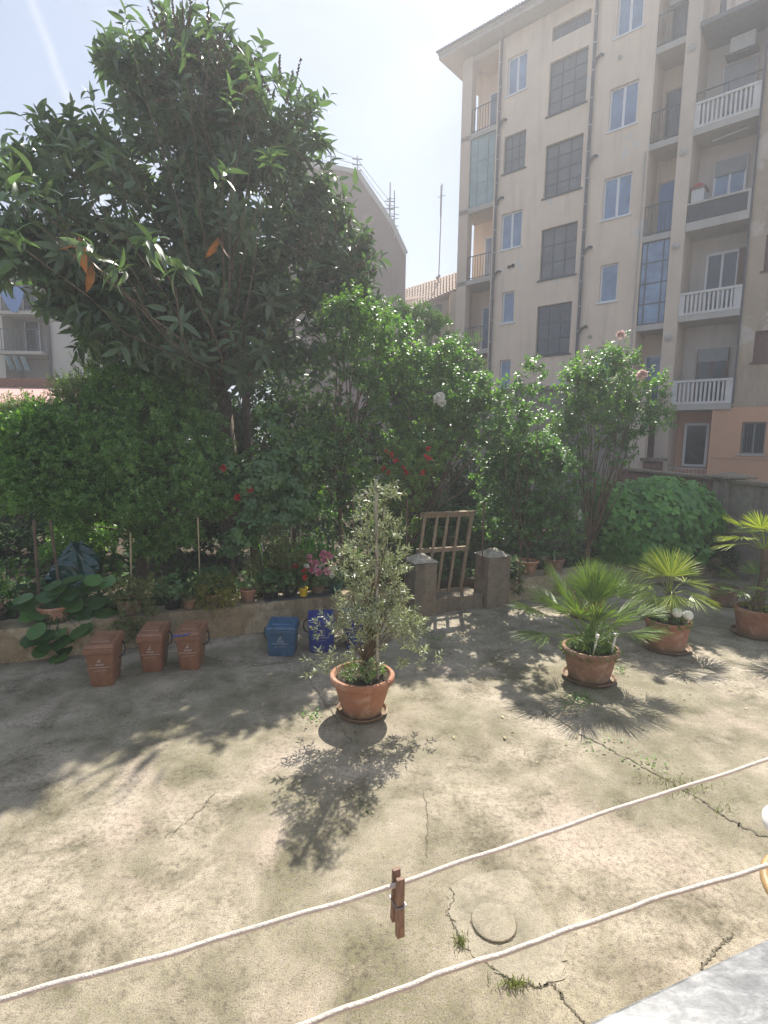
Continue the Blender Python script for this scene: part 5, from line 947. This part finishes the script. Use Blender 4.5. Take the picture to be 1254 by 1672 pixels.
stake(412, 920, 850, 8.2, .012, 'rod', 'dark metal rod left of the white stake', 0)
stake(577, 920, 800, 8.4, .013, 'rod', 'dark rod between the pink flowers and the olive top', 0)
stake(62, 950, 850, 7.0, .02, 'bark', 'dark upright pole above the big round leaves', -7)
stake(98, 940, 850, 7.0, .018, 'bark', 'dark slanting pole in front of the green tarpaulin', -16)
tp = at(125, 915, 8.0); o = empty('green_tarpaulin', tuple(tp), label='shiny dark green tarpaulin bundle in the shade behind the round leaves', cat='tarpaulin'); mb = MB(); vs = []; n1, n2_ = 9, 22
for i in range(n1+1):
    t_ = i/n1; z = .27-.62*t_; r_ = .04+.42*math.sin(math.pi*min(1, t_*.62+.02))
    for k in range(n2_): a_ = 2*math.pi*k/n2_; f_ = 1+.2*math.sin(3*a_+t_*4)+.10*math.sin(7*a_+t_*9)+random.uniform(-.05, .05); vs.append((r_*f_*math.cos(a_)*.8, r_*f_*math.sin(a_)*.6, z+.05*math.sin(4*a_+t_*3)))
mb.add(vs, [(i*n2_+k, i*n2_+(k+1) % n2_, (i+1)*n2_+(k+1) % n2_, (i+1)*n2_+k) for i in range(n1) for k in range(n2_)][::1]+[tuple(range(n2_))]); mb.build('tarpaulin_sheet', M['tarp'], o)
# low dark ivy added to darken the sunlit soil of the bed
n_ = 15000; U_ = rng.uniform(-11, 8, n_); V_ = .5+12*rng.random(n_)**1.4; G_ = WO+U_[:, None]*WU-V_[:, None]*WN; G_[:, 2] = .37+rng.random(n_)*.16*(1+np.sin(U_*2.1)*np.sin(V_*1.7))
leafmesh('added_ivy', tleaf(.4), G_, rng.normal(size=(n_, 3))+np.array([0, 0, .4]), rng.normal(size=(n_, 3))*.4+np.array([0, -.3, 1]), rng.uniform(.08, .18, n_), LM['darkl'], kind='stuff', label='dark ivy added over the bright soil of the garden bed', cat='ground cover')
# ------------------------------------------------------------------ small stuff on the ground
def scatter(name, pts, tm, size, mat, label, nup=1.0, F_=None, cat='leaves', flat=True):
    P_ = np.array(pts); n = len(P_); a_ = rng.random(n)*6.28
    Fd = np.stack([np.cos(a_), np.sin(a_), rng.uniform(-.1, .35, n)], 1) if flat else rng.normal(size=(n, 3))*.45+np.array([0, 0, 1]); NN = rng.normal(size=(n, 3))*.3+np.array([0, 0, nup]) if flat else rng.normal(size=(n, 3))
    leafmesh(name, tm, P_, Fd, NN, size*rng.uniform(.5, 1.4, n), LM[mat], kind='stuff', label=label, cat=cat)
pts = []
for (px, py, sx, sy, n) in ((760, 1000, 60, 14, 46), (850, 1020, 60, 20, 60), (740, 1040, 60, 20, 34), (960, 1010, 60, 20, 20), (250, 1070, 90, 14, 24), (60, 1070, 50, 10, 18), (450, 1090, 80, 20, 18), (1100, 1120, 80, 50, 16), (300, 1250, 250, 120, 3), (850, 1150, 100, 60, 18)):
    for _ in range(n):
        p = atz(px+random.gauss(0, sx), py+random.gauss(0, sy)); 
        if p[1] < 8.3+.42*p[0]-.15: pts.append((p[0], p[1], .012))
scatter('fallen_leaves', pts, tleaf(.28, .15, .1), .045, 'dry', 'scattered dry leaves on the courtyard concrete')
pts = []
for (px, py, sx, sy, n) in ((751, 1540, 5, 8, 60), (835, 1610, 13, 6, 110), (1118, 1290, 22, 12, 160), (1085, 1275, 22, 10, 60), (1175, 1325, 10, 8, 26)):
    for _ in range(n): p = atz(px+random.gauss(0, sx), py+random.gauss(0, sy)*.6); pts.append((p[0], p[1], .0))
scatter('grass_tufts', pts, tleaf(.06, .02, .3), .045, 'grass', 'tufts of grass growing in the cracks of the concrete', flat=False, cat='grass')
pts = []
for (px, py, sx, sy, n) in ((945, 1145, 17, 9, 150), (512, 1168, 12, 8, 60), (712, 1045, 12, 5, 70), (1060, 1245, 20, 6, 26), (980, 1215, 20, 8, 30), (1013, 1095, 6, 4, 40), (600, 1330, 3, 3, 2)):
    for _ in range(n): p = atz(px+random.gauss(0, sx), py+random.gauss(0, sy)); pts.append((p[0], p[1], .005+random.random()*.04))
scatter('creeping_weeds', pts, tleaf(.32, .1, .1), .032, 'bright', 'low green weeds creeping over the concrete', cat='weeds')
# ------------------------------------------------------------------ by the window: cords, peg, sill, chair
def cord(pts, r, label):
    P_ = [np.array(p) for p in pts]; o_ = []
    for i in range(len(P_)-1):
        for k in range(14): t_ = k/14; o_.append(P_[i]*(1-t_)+P_[i+1]*t_)
    o_.append(P_[-1]); o_ = np.array(o_); s = np.arange(len(o_)); o_[:, 2] += .0009*np.sin(s*.45)+.0005*np.sin(s*1.1+1)
    return MB().tube(o_, r*.92, 10).build('clothesline', M['rope'], smooth='all', label=label, cat='clothesline', group='clotheslines below the window')
ZR = 2.27
e0 = atz(0, 1633, ZR); e1 = atz(320, 1545, ZR); e2 = atz(650, 1444, ZR); e3 = atz(950, 1340, ZR); e4 = atz(1254, 1240, ZR)
cord([e0+(e0-e1)*1.2, e0, e1, e2, e3, e4, e4+(e4-e3)*2], .0031, 'upper pale cord clothesline with the wooden peg on it')
f0 = atz(500, 1672, 2.24); f1 = atz(700, 1597, 2.24); f2 = atz(870, 1540, 2.24); f3 = atz(1050, 1475, 2.24); f4 = atz(1254, 1413, 2.24)
cord([f0+(f0-f1)*2, f0, f1, f2, f3, f4, f4+(f4-f3)*2], .0031, 'lower pale cord clothesline, empty, nearer the window')
pg = empty('clothes_peg', tuple(e2), R(22), label='weathered wooden clothes peg clipped on the upper clothesline', cat='clothes peg')
mb = MB(); mb.add([(x_, y_, z_) for (y_, z_) in ((-.009, .013), (-.0035, .013), (-.003, -.03), (-.0045, -.062), (-.012, -.062), (-.0095, -.02)) for x_ in (-.005, .005)], [(0, 2, 3, 1), (2, 4, 5, 3), (4, 6, 7, 5), (6, 8, 9, 7), (8, 10, 11, 9), (10, 0, 1, 11), (0, 10, 8, 6, 4, 2), (1, 3, 5, 7, 9, 11)])
o = mb.build('peg_half', M['pegwood'], pg, bevel=.0008)
mb = MB(); mb.add([(x_, -y_, z_) for (y_, z_) in ((-.009, .016), (-.0035, .016), (-.003, -.03), (-.0045, -.055), (-.012, -.055), (-.0095, -.02)) for x_ in (-.005, .005)], [(0, 2, 3, 1), (2, 4, 5, 3), (4, 6, 7, 5), (6, 8, 9, 7), (8, 10, 11, 9), (10, 0, 1, 11), (0, 10, 8, 6, 4, 2), (1, 3, 5, 7, 9, 11)])
mb.build('peg_half', M['pegwood'], pg, bevel=.0008)
mb = MB(); pts = [(.0068*math.copysign(1, math.sin(t*.9)+.01), .008*math.cos(t), -.023+.006*math.sin(t)) for t in np.linspace(0, 12.5, 40)]; mb.tube([(-.0066, -.010, -.022), (-.0066, .010, -.022)], .0009, 5); mb.tube([(.0066, -.010, -.022), (.0066, .010, -.022)], .0009, 5); mb.tube([(-.0066, -.0105, -.0225), (.0066, -.0105, -.0225)], .0009, 5); mb.tube([(-.0066, .0105, -.0225), (.0066, .0105, -.0225)], .0009, 5); mb.build('spring', M['ant'], pg)
s0 = atz(940, 1679, 2.30); s1 = atz(1254, 1531, 2.30); sd_ = unit(s1-s0); sn = np.array([sd_[1], -sd_[0], 0]); A = s0-sd_*.9; B = s1+sd_*1.2
mb = MB(); vs = [];
for z in (2.27, 2.30):
    for p in (A, B, B+sn*.3, A+sn*.3): vs.append((p[0], p[1], z))
mb.add(vs, [(3, 2, 1, 0), (4, 5, 6, 7), (0, 1, 5, 4), (1, 2, 6, 5), (2, 3, 7, 6), (3, 0, 4, 7)]); mb.build('window_sill', M['marble'], bevel=.003, label='grey speckled marble window sill in the bottom right corner', cat='window sill')
mb = MB(); vs = [];
for z in (0, 2.265):
    for p in (A-sd_*3+sn*.06, B+sd_*3+sn*.06, B+sd_*3+sn*.34, A-sd_*3+sn*.34): vs.append((p[0], p[1], z))
mb.add(vs, [(3, 2, 1, 0), (4, 5, 6, 7), (0, 1, 5, 4), (1, 2, 6, 5), (2, 3, 7, 6), (3, 0, 4, 7)]); mb.build('house_wall', M['facade'], label='cream wall of the house below the marble window sill', cat='wall')
ch = atz(1378, 1528, .45); o = empty('garden_chair', (ch[0], ch[1], 0), R(-30), label='rattan hoop chair with a white cushion at the right edge below the window', cat='chair')
mb = MB(); mb.tube([(.33*math.cos(t), .33*math.sin(t), .62) for t in np.linspace(R(10), R(350), 36)], .024, 10); mb.build('arm_hoop', M['rattan'], o, smooth=True)
MB().lathe([(.0, .40), (.29, .40), (.3, .42), (.29, .44), (0, .44)], 32).build('seat', M['greyseat'], o, smooth=True)
for k in range(4): a_ = R(45+90*k); MB().tube([(.30*math.cos(a_), .30*math.sin(a_), 0), (.32*math.cos(a_), .32*math.sin(a_), .61)], .017, 8).build('leg', M['rattan'], o, smooth=True)
cu = atz(1306, 1352, .75); b = MB(); b.lathe([(0, -.12), (.12, -.11), (.17, -.02), (.17, .02), (.1, .08), (0, .09)], 28); c_ = b.build('white_cushion', M['whitep'], smooth='all', label='white rounded cushion at the right edge above the rattan chair', cat='cushion'); c_.location = tuple(cu)
# ------------------------------------------------------------------ air volume added to imitate lens veil and lift the darks
hm = bpy.data.materials.new('lens_veil_air'); hm.use_nodes = True; nt = hm.node_tree; nt.nodes.clear(); vo = nt.nodes.new('ShaderNodeVolumePrincipled'); ou = nt.nodes.new('ShaderNodeOutputMaterial'); nt.links.new(vo.outputs[0], ou.inputs['Volume'])
vo.inputs['Color'].default_value = (.93, .95, 1, 1); vo.inputs['Density'].default_value = .0046; vo.inputs['Anisotropy'].default_value = .35
MB().box(-95, 95, -33, 135, -1.9, 31).build('lens_veil', hm, kind='stuff')
